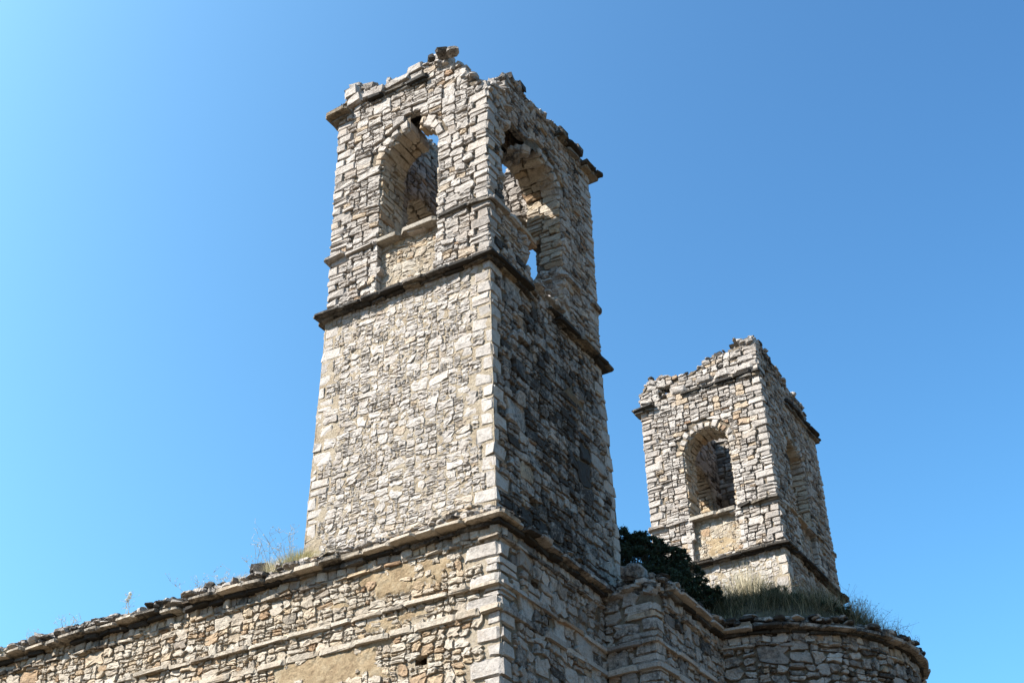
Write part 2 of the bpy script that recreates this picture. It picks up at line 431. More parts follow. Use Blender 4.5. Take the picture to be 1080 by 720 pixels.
    if arch:
        k &= ~((np.abs(cu-uc) < Ra+0.01) & (cv > vs) & (cv <= vp)); k &= ~((np.hypot(cu-uc, cv-vp) < Ra+0.03) & (cv > vp))
    for (a, b, c, d_) in rects: k &= ~hit(cu, cv, a, b, c, d_)
    if top is not None: k &= cv < top(cu)
    if plaster is not None:
        ispl = (plaster(cu, cv)+vnoise(cu*14, cv*14, seed)*.08 > 0.0) & k
        S.add(p.reshape(-1, 3), q[k & ~ispl], None, mmat, 0.5, 0.0); 
        S.add(p.reshape(-1, 3), q[ispl], None, pmat or M_plaster, 0.5, 0.0)
    else: S.add(p.reshape(-1, 3), q[k], None, mmat, 0.5, 0.0)

def make_courses(z0, z1, lo, hi, g, fixed=()):
    ks = sorted([z0, z1]+list(fixed)); out = []
    for a, b in zip(ks[:-1], ks[1:]):
        n = max(1, int(round((b-a)/((lo+hi)/2)))); w = g.uniform(lo, hi, n); w = w/w.sum()*(b-a)
        out += [a]+list(a+np.cumsum(w)[:-1])
    return out+[z1]

def voussoirs(mb, P, uc, Ra, vp, vt, depth, g, n=17, mat=None, skip=(), irregular=0.25):
    w = g.uniform(.55, 1.5, n); th = np.concatenate([[0], np.cumsum(w)])/w.sum()*PI; cs = []; ti = []
    for k in range(n):
        if k in skip: continue
        a, b = th[k]+0.012, th[k+1]-0.012
        t = vt*(1+g.uniform(-0.55, 0.55)*irregular*2); r0 = Ra-0.012+g.normal(0, 0.008); dd = 0.02+g.normal(0, 0.010)
        c = []
        for bz in (0, 1):
            for by in (0, 1):
                for bx in (0, 1):
                    ang = b if bx else a; r = r0+t if by else r0; d = dd if bz else -depth
                    c.append(P(np.array(uc+math.cos(ang)*r), np.array(vp+math.sin(ang)*r), np.array(d)))
        cs.append(c); ti.append(g.uniform(0.35, 0.85) if g.random() > .15 else g.uniform(.9, 1))
    blocks(mb, np.array(cs), mat or M_stone, np.array(ti), 0.0, 0.16, 0.5, 0.014, g)

def slabs(mb, P, ua, ub, v, th, proj, g, mat, inn=0.25, lmin=0.35, lmax=0.9, crust_shade=0.3, ends=(0, 0), skip=(), slope=0.0, rough=1.0, tint=None):
    """A course of ledge slabs, from d=-inn to d=proj; skip = list of (ua,ub) gaps."""
    x = ua-ends[0]; e = ub+ends[1]; cs = []; ti = []; cr = []
    while x < e-0.02:
        y = x+g.uniform(lmin, lmax)
        if e-y < lmin*0.6: y = e
        if any(a < (x+y)/2 < b for a, b in skip): x = y; continue
        h = th*(1+g.uniform(-0.22, 0.22)*rough); pr = proj*(1+g.uniform(-0.22, 0.16)*rough); dz = g.normal(0, 0.010)*rough; c = []
        tl = g.normal(0, 0.012, 2)*rough; pj = g.normal(0, 0.02, 2)*rough
        for bz in (0, 1):
            for by in (0, 1):
                for bx in (0, 1):
                    u = y-0.006 if bx else x+0.006; d = (pr+pj[bx]) if by else -inn
                    vv = v+dz+(h if bz else 0)+tl[bx]-(slope*d if by else 0)
                    c.append(P(np.array(u), np.array(vv), np.array(d)))
        cs.append(c); ti.append(g.random() if tint is None else tint+g.normal(0, .1)); cr.append(crust_shade+g.normal(0, 0.2)); x = y
    if cs: blocks(mb, np.array(cs), mat, np.array(ti), np.array(cr), 0.10, 0.5, 0.010*rough, g)

def quoins(mb, corner, da, db, courses, LA, LB, g, mat=None, top=None, crust_shade=None, pr=0.022, zr=None, split_p=.35):
    """corner(z)->xy ; da, db unit vectors along the two faces away from the corner."""
    da, db = np.array(da, float), np.array(db, float); cs = []; ti = []; cr = []
    for k in range(len(courses)-1):
        z0, z1 = courses[k], courses[k+1]
        if zr and (z0 < zr[0]-1e-3 or z1 > zr[1]+1e-3): continue
        if top is not None and (z0+z1)/2 > top+g.normal(0, .03): continue
        la, lb = LA[k % len(LA)]-0.012, LB[k % len(LB)]-0.012; p = pr+g.normal(0, 0.007); c = []
        subs = [(z0, z1)]
        if g.random() < split_p and z1-z0 > 0.16:
            zm = z0+(z1-z0)*g.uniform(.35, .65); subs = [(z0, zm), (zm, z1)]
        for (za, zb_) in subs:
            gz = g.uniform(0.003, 0.011); c = []; la2 = la*g.uniform(.86, 1.02); lb2 = lb*g.uniform(.86, 1.02); p = pr+g.normal(0, 0.004)
            sk = g.normal(0, .005, (2, 2, 2, 3))
            for bz in (0, 1):
                z = zb_-gz if bz else za+gz; o = np.array(corner(z))
                for by in (0, 1):
                    for bx in (0, 1):
                        xy = o+da*(la2 if bx else -p)+db*(lb2 if by else -p); c.append((xy[0]+sk[bx, by, bz, 0], xy[1]+sk[bx, by, bz, 1], z+sk[bx, by, bz, 2]*.7))
            cs.append(c); ti.append(np.clip(g.normal(0.52, 0.16), 0, 0.9)); cr.append((0 if crust_shade is None else crust_shade(z0))+g.normal(0, .12))
    cs = np.array(cs)
    # consistent winding
    v = cs[0]; 
    if np.dot(np.cross(v[1]-v[0], v[2]-v[0]), v[4]-v[0]) < 0: cs = cs[:, [1, 0, 3, 2, 5, 4, 7, 6]]
    blocks(mb, cs, mat or M_stone, np.array(ti), np.array(cr), 0.13, 0.55, 0.012, g)

# ------------------------------------------------------------------ a bell tower
AW, BW = 4.0, 4.75
ZB, ZMID, ZSTR, ZSPR, ZCOR = 10.36, 16.17, 17.69, 19.80, 21.74
WT = 0.85       # wall thickness of the belfry
DN = {'south': (0, -1), 'east': (1, 0), 'north': (0, 1), 'west': (-1, 0)}
def tower(loc, label, seed, spec):
    X0, Y0 = loc
    g = np.random.default_rng(seed)
    T = thing('bell_tower', label, 'tower', (X0-AW/2, Y0+BW/2, ZB), 'bell towers of the ruined church')
    inv = (X0-AW/2, Y0+BW/2, ZB)
    bat = lambda z: np.clip((ZMID-np.asarray(z, float))/(ZMID-ZB), 0, 1.2)*0.11
    def cor(name, z, ins=0.0):
        b = bat(z)-ins
        sx = {'sw': -AW-b, 'se': b, 'ne': b, 'nw': -AW-b}[name]; sy = {'sw': -b, 'se': -b, 'ne': BW+b, 'nw': BW+b}[name]
        return (X0+sx+0*np.asarray(z, float), Y0+sy+0*np.asarray(z, float))
    FC = {'south': ('sw', 'se', AW), 'east': ('se', 'ne', BW), 'north': ('ne', 'nw', AW), 'west': ('nw', 'sw', BW)}
    def face(f):
        a, b, L = FC[f]; n = DN[f]
        def P(u, v, d):
            u, v, d = np.broadcast_arrays(np.asarray(u, float), np.asarray(v, float), np.asarray(d, float))
            ax, ay = cor(a, v); bx, by = cor(b, v); t = u/L
            return np.stack([ax+(bx-ax)*t+n[0]*d, ay+(by-ay)*t+n[1]*d, v], -1)
        return P, L
    def inner(f):
        # inside face: seen from inside, u runs the other way
        a, b, L = FC[f]; n = DN[f]; Li = L-2*WT
        def P(u, v, d):
            u, v, d = np.broadcast_arrays(np.asarray(u, float), np.asarray(v, float), np.asarray(d, float))
            ax, ay = cor(a, v); bx, by = cor(b, v); t = (L-WT-u)/L; dd = -WT-d
            return np.stack([ax+(bx-ax)*t+n[0]*dd, ay+(by-ay)*t+n[1]*dd, v], -1)
        return P, Li
    # ---- shaft
    S = MB()
    cz = make_courses(ZB-0.25, ZMID, 0.24, 0.36, g)
    Q = {c: ([g.uniform(.28, .52) if (k+i) % 2 else g.uniform(.15, .32) for k in range(len(cz))], [g.uniform(.15, .3) if (k+i) % 2 else g.uniform(.3, .56) for k in range(len(cz))]) for i, c in enumerate(('sw', 'se', 'ne', 'nw'))}
    #   Q[c] = (length along the face that ends at c, length along the face that starts at c)
    stain = lambda u, v: 0.0*u
    for f in FC:
        a, b, L = FC[f]; P, _ = face(f)
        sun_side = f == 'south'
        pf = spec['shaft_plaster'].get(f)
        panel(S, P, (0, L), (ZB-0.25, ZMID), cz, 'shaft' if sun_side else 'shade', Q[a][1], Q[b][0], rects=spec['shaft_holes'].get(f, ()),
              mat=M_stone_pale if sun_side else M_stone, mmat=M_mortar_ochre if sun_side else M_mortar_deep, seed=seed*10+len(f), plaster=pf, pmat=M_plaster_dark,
              crust_shade=spec['shaft_crust_shade'].get(f), tintb=0.0 if sun_side else -0.12)  # faces away from the sun get darker stone colour to deepen their shade
        for h in spec['shaft_holes'].get(f, ()):   # the socket behind a missing stone
            a_, b_, c_, d_ = h; dd = -0.30
            uv = [(a_, c_), (b_, c_), (b_, d_), (a_, d_)]
            fr = [P(u, v, -0.04) for u, v in uv]; bk = [P(u, v, dd) for u, v in uv]
            S.add(np.array(fr+bk), [[4, 5, 6, 7], [0, 1, 5, 4], [1, 2, 6, 5], [2, 3, 7, 6], [3, 0, 4, 7]], None, M_mortar_deep)
    cd = {'sw': ((0, 1), (1, 0)), 'se': ((-1, 0), (0, 1)), 'ne': ((0, -1), (-1, 0)), 'nw': ((1, 0), (0, -1))}
    for c in cd:
        da, db = cd[c]
        quoins(S, lambda z, c=c: np.array(cor(c, z)).ravel(), da, db, cz, Q[c][0], Q[c][1], g, mat=M_stone_pale, pr=0.008, split_p=.15)
    S.build('shaft_wall', T, loc=inv)
    # ---- belfry
    S = MB(); OUT = S
    fixed = (ZSTR, ZSPR, ZCOR)
    ZT = 23.6
    cz = make_courses(ZMID, ZT, 0.17, 0.27, g, fixed)
    Q = {c: ([0.50*(0.8+0.4*g.random()) if (k+i) % 2 else 0.26+0.1*g.random() for k in range(len(cz))], [0.24+0.1*g.random() if (k+i) % 2 else 0.52*(0.8+0.4*g.random()) for k in range(len(cz))]) for i, c in enumerate(('sw', 'se', 'ne', 'nw'))}
    uco = {'south': AW/2+0.02, 'east': spec['east_uc'], 'north': 1.82, 'west': BW/2}
    Ra = 0.75; vt = 0.24
    for f in FC:
        a, b, L = FC[f]; P, _ = face(f); tf = spec['top'][f]
        ar = (uco[f], Ra, ZSTR+0.02, ZSPR, vt)
        rec = (uco[f]-Ra+0.0, uco[f]+Ra, ZMID+0.15, ZSTR-0.08)
        hs = list(spec['holes'].get(f, ()))
        offs = lambda u, v, r=rec: np.where((u > r[0]) & (u < r[1]) & (v > r[2]) & (v < r[3]), -0.13, 0.0)
        cr = lambda u, v, f=f: np.clip((v-21.9)*0.35, 0, 0.7)+(0.42 if f == 'east' else 0.0)  # blackened tops; east face also darkened all over to deepen its shade
        # courses are cut at the recess edges by treating it as its own panel
        panel(S, P, (0, L), (ZMID, ZT), cz, 'belfry', Q[a][1], Q[b][0], arch=ar, rects=hs+[rec], top=tf, crust_shade=cr, rag=False, seed=seed*10+len(f)+3, tintb=0.08 if f == 'south' else 0.0)
        P2 = lambda u, v, d, P=P: P(u, v, np.asarray(d)-0.14)
        pr = [h for h in hs if h[2] < ZSTR-0.2]
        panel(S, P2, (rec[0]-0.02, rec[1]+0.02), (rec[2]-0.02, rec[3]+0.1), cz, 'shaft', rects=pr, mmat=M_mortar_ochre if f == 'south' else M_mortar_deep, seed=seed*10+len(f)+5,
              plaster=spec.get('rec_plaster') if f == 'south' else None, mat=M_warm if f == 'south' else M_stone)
        # sides of the sunk panel
        for uu, s in ((rec[0], 1), (rec[1], -1)):
            if any(h[0] < uu < h[1] for h in hs if h[2] < ZSTR-.2): continue
            z = rec[2]; cs = []
            while z < rec[3]-0.05:
                h = g.uniform(0.14, 0.26); h = min(h, rec[3]-z); w = g.uniform(0.1, 0.2)
                c = []
                for bz in (0, 1):
                    for by in (0, 1):
                        for bx in (0, 1):
                            c.append(P(np.array(uu-(s*w if (bx == (0 if s > 0 else 1)) else 0)), np.array(z+(h-.012 if bz else .012)), np.array(0.028 if by == 0 else -0.2)))
                cs.append(c); z += h
            blocks(S, np.array(cs), M_stone_pale, g.uniform(.4, .8, len(cs)), 0, .1, .4, .008, g)
        # inside face
        Pi, Li = inner(f); Lf = L
        tfi = (lambda u, tf=tf, Lf=Lf: tf(Lf-WT-u)-0.03)
        panel(S, Pi, (0, Li), (ZMID+0.3, ZT), cz, 'inner', arch=(Lf-WT-uco[f], Ra, ZSTR+0.02, ZSPR, 0.0), rects=[(Lf-WT-h[1], Lf-WT-h[0], h[2], h[3]) for h in hs+list(spec.get('inner_holes', {}).get(f, ()))], top=tfi, seed=seed*10+len(f)+7, mmat=M_mortar_deep, tintb=-.15, crust_shade=lambda u, v: .3+0*u)  # inside stones coloured darker so the interior shade reads deeper
        # reveals
        uc = uco[f]
        for sgn in (-1, 1):
            ue = uc+sgn*Ra
            lo = ZSTR+0.02
            for h in hs:
                if h[2] < ZSTR-0.2 and ((sgn > 0 and h[1] > uc+Ra-0.1)): lo = h[2]
            def Pr(u, v, d, ue=ue, sgn=sgn, P=P):
                return P(ue-sgn*np.asarray(d), v, -np.asarray(u))
            if sgn < 0:
                Pj = lambda u, v, d, Pr=Pr: Pr(WT-np.asarray(u), v, d)
            else: Pj = Pr
            hh = [h for h in hs if h[0] < ue < h[1] and h[2] >= ZSTR-.2]
            stj = dict(STY['inner']); stj['gap'] = 0.024; stj['warp'] = 0.02; stj['pair'] = 0.3; stj['w'] = 0.36
            jt = spec.get('jamb_mat')
            panel(S, Pj, (0, WT), (lo, ZSPR), cz, stj, rects=[(0, WT, h[2], h[3]) for h in hh]+([(.52, WT, 16.5, 18.9)] if (sgn > 0 and f == 'east' and 'inner_holes' in spec) else []), seed=seed*10+len(f)+11+sgn, mat=M_warm)
        skip = spec['arch_skip'].get(f, ())
        ang_lo = 0
        nV = 13
        def Ps(u, v, d, uc=uc, P=P):
            an = np.asarray(v)/Ra; r = Ra-np.asarray(d); return P(uc+np.cos(an)*r, ZSPR+np.sin(an)*r, -np.asarray(u))
        sk = [(0, WT, k*PI/nV*Ra, (k+1)*PI/nV*Ra) for k in skip]+([(-1, WT-.35, 0, PI*.5*Ra)] if (f == 'south' and 'inner_holes' in spec) else [])
        Psr = lambda u, v, d, Ps=Ps: Ps(WT-np.asarray(u), v, d)
        panel(S, Psr, (0, WT-0.05), (0.0, PI*Ra), list(np.arange(0, PI*Ra, 0.2)), stj, rects=sk, seed=seed*10+len(f)+17, mat=M_warm)
        gs = g.integers(1e6)
        for lo_, hi_ in (((0, min(skip)), (max(skip)+1, nV)) if skip else ((0, nV),)):
            if hi_-lo_ < 1: continue
            A = MB(); voussoirs(A, P, uc, Ra, ZSPR, vt, 0.42, np.random.default_rng(gs), nV, M_stone, tuple(skip)+tuple(k for k in range(nV) if not lo_ <= k < hi_), 0.35)
            A.build('arch', T, loc=inv)
    for f in FC:
        P, L = face(f)
        for (a, b, c_, d_) in spec['holes'].get(f, ()):
            if (b-a)*(d_-c_) < .3: continue
            per = []
            for (p0, p1) in (((a, c_), (b, c_)), ((a, c_), (a, d_)), ((b, c_), (b, d_)), ((a, d_), (b, d_))):
                Ln = math.dist(p0, p1); n = int(Ln*58); t = g.random(n); q = np.stack([p0[0]+(p1[0]-p0[0])*t, p0[1]+(p1[1]-p0[1])*t], 1)
                mid = np.array([(a+b)/2, (c_+d_)/2]); o_ = q-mid; o_ /= np.linalg.norm(o_, axis=1)[:, None]; q = q+o_*g.uniform(0.05, .15, n)[:, None]; per.append(q)
            q = np.concatenate(per)
            # leave the real window opening free
            r_ = np.hypot(q[:, 0]-uco[f], q[:, 1]-ZSPR); inwin = ((np.abs(q[:, 0]-uco[f]) < Ra-.02) & (q[:, 1] > ZSTR-.1) & (q[:, 1] < ZSPR)) | ((r_ < Ra-.02) & (q[:, 1] >= ZSPR))
            for h2 in spec['holes'].get(f, ()):
                inwin |= (q[:, 0] > h2[0]+.06) & (q[:, 0] < h2[1]-.06) & (q[:, 1] > h2[2]+.06) & (q[:, 1] < h2[3]-.06)
            q = q[~inwin]; n = len(q)
            rocks(S, P(q[:, 0], q[:, 1], -g.uniform(.04, WT-.25, n)), np.stack([g.uniform(.14, .36, n), g.uniform(.12, .3, n), g.uniform(.07, .17, n)], 1), M_stone, g.uniform(.1, .8, n), g.uniform(-.1, .5, n), tilt=.15, g=g)
    for c in cd:
        da, db = cd[c]; tp = spec['corner_top'][c]
        quoins(S, lambda z, c=c: np.array(cor(c, z)).ravel(), da, db, cz, Q[c][0], Q[c][1], g, mat=M_stone, top=tp, pr=0.018, crust_shade=lambda z: max(0, (z-21.9)*.3), split_p=.3)
    S.build('belfry_wall', T, loc=inv)
    # ---- rubble along the broken wall tops
    K = MB()
    for f in FC:
        P, L = face(f); tf = spec['top'][f]
        n = int(L*spec.get('rub', 85)); u = g.uniform(0.02, L-0.02, n); dep = -g.uniform(0.02, WT-.05, n)
        lay = g.random(n)**1.4; z = tf(u)-0.16+lay*0.24*(0.5+0.8*(vnoise(u*1.8, u*0+seed)*.5+.5))
        p = P(u, z, dep); s = np.stack([g.uniform(.12, .38, n), g.uniform(.10, .30, n), g.uniform(.05, .17, n)], 1)*(1.05-0.3*lay)[:, None]
        rocks(K, p, s, M_stone, g.uniform(.1, .8, n), g.uniform(-.1, .9, n)*(0.4+0.6*lay), tilt=0.28, g=g)
        # rubble core that closes the wall top
        m = int(L/0.1); uu, dd = np.meshgrid(np.linspace(0, L, m+1), np.linspace(0, -WT, 9), indexing='ij')
        zz = np.minimum(tf(np.clip(uu, 0, L))-0.08+vnoise(uu*5, dd*5, seed)*.06, 50)
        pv = P(uu, zz, dd); idx = np.arange((m+1)*9).reshape(m+1, 9)
        K.add(pv.reshape(-1, 3), np.stack([idx[:-1, :-1], idx[1:, :-1], idx[1:, 1:], idx[:-1, 1:]], -1).reshape(-1, 4), None, M_mortar_deep)
    for (f, ua, ub, z, w, h, dp) in spec.get('big', ()):
        P, L = face(f); c = []
        for bz in (0, 1):
            for by in (0, 1):
                for bx in (0, 1):
                    c.append(P(np.array((ub if bx else ua)+g.normal(0, .02)), np.array(z+(h if bz else 0)+g.normal(0, .015)), np.array((dp if by else -w)+g.normal(0, .02))))
        c = np.array([c])[:, [1, 0, 3, 2, 5, 4, 7, 6]]
        blocks(K, c, M_stone, g.uniform(.3, .6), 0.9 if f == 'east' else 0.35, .16, .5, .02, g)
    K.build('broken_wall_top', T, loc=inv)
    # ---- ledges
    def ring(name, z, th, pr, mat, skips, **kw):
        D = MB()
        for f in FC:
            P, L = face(f); slabs(D, P, 0, L, z, th, pr, g, mat, ends=(pr*.9, pr*.9) if f in ('south', 'north') else (-0.02, -0.02), skip=skips.get(f, ()), **kw)
        return D.build(name, T, loc=inv)
    D = MB()
    for f in FC:
        P, L = face(f); sk = spec['mid_skip'].get(f, ())
        en = (0.2, 0.2) if f in ('south', 'north') else (-0.02, -0.02)
        slabs(D, P, 0, L, ZMID-0.02, 0.065, 0.235, g, M_dark, ends=en, skip=sk, crust_shade=0.75, lmin=.4, lmax=1.0, slope=.10, rough=.55)
        slabs(D, P, 0, L, ZMID-0.09, 0.065, 0.12, g, M_dark, ends=(.1, .1) if f in ('south', 'north') else (-.02, -.02), skip=sk, crust_shade=0.7, lmin=.25, lmax=.6)
        slabs(D, P, 0, L, ZMID+0.055, 0.05, 0.13, g, M_dark, ends=(.1, .1) if f in ('south', 'north') else (-.02, -.02), skip=sk, crust_shade=0.5, lmin=.2, lmax=.5)
    D.build('belfry_cornice', T, loc=inv)
    for f in FC:
        P, L = face(f); uc = uco[f]
        sk = list(spec['str_skip'].get(f, ()))+[(uc-Ra-.05, uc+Ra+.02)]
        D = MB(); slabs(D, P, 0, uc-Ra-.06, ZSTR-0.08, 0.085, 0.11, g, M_stone, ends=(.06, 0), skip=spec['str_skip'].get(f, ()), crust_shade=0.25)
        D.build('string_course', T, loc=inv)
        D = MB(); slabs(D, P, uc+Ra+.02, L, ZSTR-0.08, 0.085, 0.11, g, M_dark if f == 'south' else M_stone, ends=(0, .06), skip=spec['str_skip'].get(f, ()), crust_shade=0.45)
        D.build('string_course', T, loc=inv)
    for f in FC:
        P, L = face(f); uc = uco[f]; a, b = spec.get('sill', {}).get(f, (uc-Ra-.06, uc+Ra+.02))
        D = MB(); slabs(D, P, a, b, ZSTR-0.09, 0.12, 0.085, g, M_sill if f != 'east' else M_stone, inn=(.3 if (f == 'east' and 'inner_holes' in spec) else WT-.1), lmin=.45, lmax=1.0, crust_shade=.1, rough=.55)
        D.build('windowsill', T, loc=inv)
    for f in FC:
        P, L = face(f)
        for (a, b, pr, z) in spec['cornice'].get(f, ()):
            D = MB()
            slabs(D, P, a, b, z, 0.085, pr, g, M_dark, skip=(), crust_shade=0.8, lmin=.35, lmax=.8, inn=.4, slope=-0.08)
            slabs(D, P, a+.05, b-.03, z-0.075, 0.07, pr*.55, g, M_dark, skip=(), crust_shade=0.3, lmin=.3, lmax=.6)
            D.build('roof_cornice', T, loc=inv)
    return T

def pw(*pts):
    xs = [p[0] for p in pts]; ys = [p[1] for p in pts]
    return lambda u: np.interp(u, xs, ys)+vnoise(np.asarray(u, float)*2.6, np.asarray(u, float)*0+ys[0])*0.13+vnoise(np.asarray(u, float)*7.1, np.asarray(u, float)*0+ys[0]+9)*0.07
T1 = dict(
    east_uc=2.36,
    top={'south': pw((0, 22.25), (.9, 22.25), (2.2, 22.1), (3.0, 22.1), (3.4, 21.6), (3.75, 21.15), (4, 20.85)),
         'east': pw((0, 20.8), (.5, 21.1), (.9, 21.75), (1.6, 21.85), (2.5, 21.95), (3.3, 22.05), (4.75, 21.95)),
         'north': pw((0, 21.9), (2, 22.2), (4, 22.6)), 'west': pw((0, 22.6), (1.2, 22.75), (2.4, 22.68), (3.6, 22.7), (4.75, 22.3))},
    corner_top={'sw': 22.3, 'se': 20.95, 'ne': 21.95, 'nw': 22.0},
    holes={'south': [(1.98, 2.28, 20.4, 20.95)], 'east': [(1.48, 3.06, 16.88, 17.78), (.58, 1.66, 17.85, 20.2), (.8, 1.6, 20.1, 20.45)]},
    inner_holes={'east': [(2.6, 3.75, 16.5, 18.9)], 'south': [(1.75, 2.8, 20.25, 21.3)]},
    arch_skip={'south': (5, 6), 'east': (7, 8, 9, 10, 11, 12)},
    sill={'east': (0.62, 1.9)}, str_from=3.3, str_skip={'east': [(2.9, 3.25)]}, mid_skip={'east': [(1.6, 2.45)]},
    shaft_holes={'south': [(3.92, 3.97, 11.5, 11.6)], 'east': [(.95, 1.5, 14.72, 14.92), (1.05, 1.45, 11.28, 11.5)]},
    shaft_plaster={'east': lambda u, v: 0.55-np.hypot((u-3.3)/1.1, (v-14.55)/0.95)+vnoise(u*2.5, v*2.5, 3)*.35-.12},
    shaft_crust_shade={'east': lambda u, v: 0.40*np.clip(1-np.hypot((u-2.6)/2.6, (v-13.9)/3.2), 0, 1)+.42+0.8*np.clip(1-np.hypot((u-1.6)/1.7, (v-10.9)/.8), 0, 1)},  # black stain patches plus an even darkening that strengthens the shade
    rec_plaster=None,
    cornice={'south': [(-.24, .38, .22, ZCOR), (.9, 2.5, .16, ZCOR+.06)], 'east': [(3.05, 4.1, .24, ZCOR), (4.25, 5.0, .30, ZCOR-.05)]},
    big=[('south', .28, .72, 21.92, .5, .24, .17), ('south', .22, .66, 22.18, .5, .26, .20), ('south', .3, .62, 22.46, .4, .18, .12), ('south', .72, 1.35, 21.95, .5, .2, .16),
         ('south', 1.35, 2.0, 22.0, .5, .17, .13), ('south', .7, 1.0, 22.3, .4, .16, .1), ('south', 1.9, 2.35, 22.15, .4, .22, .08), ('south', 2.5, 2.95, 22.2, .4, .25, .06),
         ('east', .85, 1.2, 21.7, .5, .22, .10), ('east', 1.3, 1.6, 21.85, .4, .2, .08), ('east', 3.9, 4.3, 21.9, .4, .24, .14), ('east', 3.2, 3.6, 21.95, .4, .2, .10)],
)
T2 = dict(
    east_uc=2.27,
    top={'south': pw((0, 22.35), (.35, 22.7), (.9, 22.75), (1.5, 22.5), (2.2, 22.85), (3.2, 23.0), (4, 23.1)),
         'east': pw((0, 23.1), (1.0, 23.0), (2.4, 22.75), (3.6, 22.55), (4.75, 22.05)),
         'north': pw((0, 22.1), (2, 22.3), (4, 22.2)), 'west': pw((0, 22.2), (2.4, 22.4), (4.75, 22.3))},
    corner_top={'sw': 22.45, 'se': 23.2, 'ne': 22.1, 'nw': 22.2},
    holes={'south': [(.62, 1.05, 21.98, 22.36)]},
    arch_skip={'east': (6,)},
    str_skip={}, mid_skip={'east': [(1.1, 1.5)]}, shaft_holes={}, shaft_plaster={}, shaft_crust_shade={'east': lambda u, v: .35+0*u},  # east value is an even darkening for stronger shade, over real lichen
    rec_plaster=lambda u, v: 0.42-np.hypot((u-2.1)/1.0, (v-16.8)/.8)+vnoise(u*4, v*4, 5)*.25,
    cornice={'south': [(-.24, .5, .24, ZCOR), (1.4, 4.05, .13, ZCOR+.12)], 'east': [(1.9, 4.97, .2, ZCOR+.02)]},
    big=[('south', 0.02, .42, 21.92, .5, .2, .06), ('south', 1.1, 1.6, 21.98, .5, .25, .08), ('south', 2.0, 2.5, 22.02, .5, .24, .1), ('south', 2.55, 3.1, 22.06, .5, .22, .1), ('south', 3.2, 3.9, 22.05, .5, .25, .08), ('south', 3.3, 3.95, 22.35, .5, .25, .05)],
    rub=45,
)
tower((0.0, 0.0), 'taller looking pale stone bell tower nearest the camera, its top front corner broken off', 1, T1)
tower((0.06, 15.67), 'smaller looking stone bell tower at the right, standing behind the shrub and grass', 2, T2)

# ------------------------------------------------------------------ the church below the towers
E0 = 0.22                       # corner of the base at (E0, -E0)
ZS1, ZS2 = 9.20, 8.72
YN = 20.42+E0
CH = thing('ruined_church', 'ochre and grey rubble stone church body with long cornice and round apse below both towers', 'church', (-6, 8, GZ))
CHL = (-6, 8, GZ)
g = np.random.default_rng(55)
def plane(ax, ay, dx, dy, nx, ny):
    def P(u, v, d):
        u, v, d = np.broadcast_arrays(np.asarray(u, float), np.asarray(v, float), np.asarray(d, float))
        return np.stack([ax+dx*u+nx*d, ay+dy*u+ny*d, v], -1)
    return P
czb = make_courses(GZ, ZB, 0.22, 0.34, g, (ZS2, ZS1, 9.95))
QA = [0.62*(0.75+.5*g.random()) if k % 2 else 0.3+.1*g.random() for k in range(len(czb))]
QB = [0.3+.1*g.random() if k % 2 else 0.6*(0.8+.4*g.random()) for k in range(len(czb))]
XW = -24.0
LS = E0-XW
Psouth = plane(XW, -E0, 1, 0, 0, -1)
def pl_s(u, v):
    x = u+XW
    n = vnoise(x*1.9, v*2.6, 4.5)*.45+vnoise(x*5, v*6, 6.5)*.28
    a = 0.75-np.maximum(np.abs(x+3.35)/1.7, np.abs(v-8.38)/.44)+n*.6
    b = 0.34-np.maximum(np.abs(x+1.55)/2.6, np.abs(v-9.70)/.62)+n*.95
    c = 0.35-np.hypot((x+6.3)/1.2, (v-7.2)/.6)+n
    d = 0.3-np.hypot((x+3.2)/.6, (v-9.5)/.2)+n*.6
    e = 0.25-np.maximum(np.abs(x+1.8)/3.0, np.abs(v-9.02)/.35)+n*.8
    r = np.maximum(np.maximum(np.maximum(a, b), np.maximum(c, d)), e)
    ok = (np.abs(v-ZS1) > .06)
    return np.where(ok & (x < -.35), r, -1)
S = MB()
hol = [(-1.46-XW, -1.24-XW, 8.06, 8.3)]
panel(S, Psouth, (0, LS), (GZ, ZB), czb, 'base', None, QA, rects=hol, plaster=pl_s, mat=M_warm, mmat=M_mortar_ochre, seed=501, tintb=.05, mortar_cell=.04)
for (a_, b_, c_, d_) in hol:
    uv = [(a_, c_), (b_, c_), (b_, d_), (a_, d_)]
    fr = [Psouth(u, v, -0.04) for u, v in uv]; bk = [Psouth(u, v, -.35) for u, v in uv]
    S.add(np.array(fr+bk), [[4, 5, 6, 7], [0, 1, 5, 4], [1, 2, 6, 5], [2, 3, 7, 6], [3, 0, 4, 7]], None, M_plaster_dark)
quoins(S, lambda z: np.array((E0, -E0)), (-1, 0), (0, 1), czb, QA, QB, g, mat=M_stone_pale, pr=0.02)
S.build('south_wall', CH, loc=CHL)
Peast = plane(E0, -E0, 0, 1, 1, 0)
def pl_e(u, v):
    n = vnoise(u*1.9, v*2.6, 14.5)*.3+vnoise(u*5, v*6, 16.5)*.12
    r = 0.5-np.maximum(np.abs(u-1.9)/2.4, np.abs(v-10.18)/.34)+n*.5
    return np.maximum(r, .45-np.hypot((u-3.5)/.25, (v-9.7)/.6)+n*.3)
YE = 3.62
S = MB()
panel(S, Peast, (0, YE+E0), (GZ, ZB), czb, dict(STY['base'], w=.30, h=.17), QB, None, plaster=pl_e, pmat=M_plaster_dark, seed=502, tintb=-.12, crust_shade=lambda u, v: .35+0*u, rects=[(1.1, 1.3, 9.5, 9.62), (1.5, 1.7, 8.95, 9.08)])  # lichen and lower tint together paint this wall's shade deeper
S.build('east_wall', CH, loc=CHL)
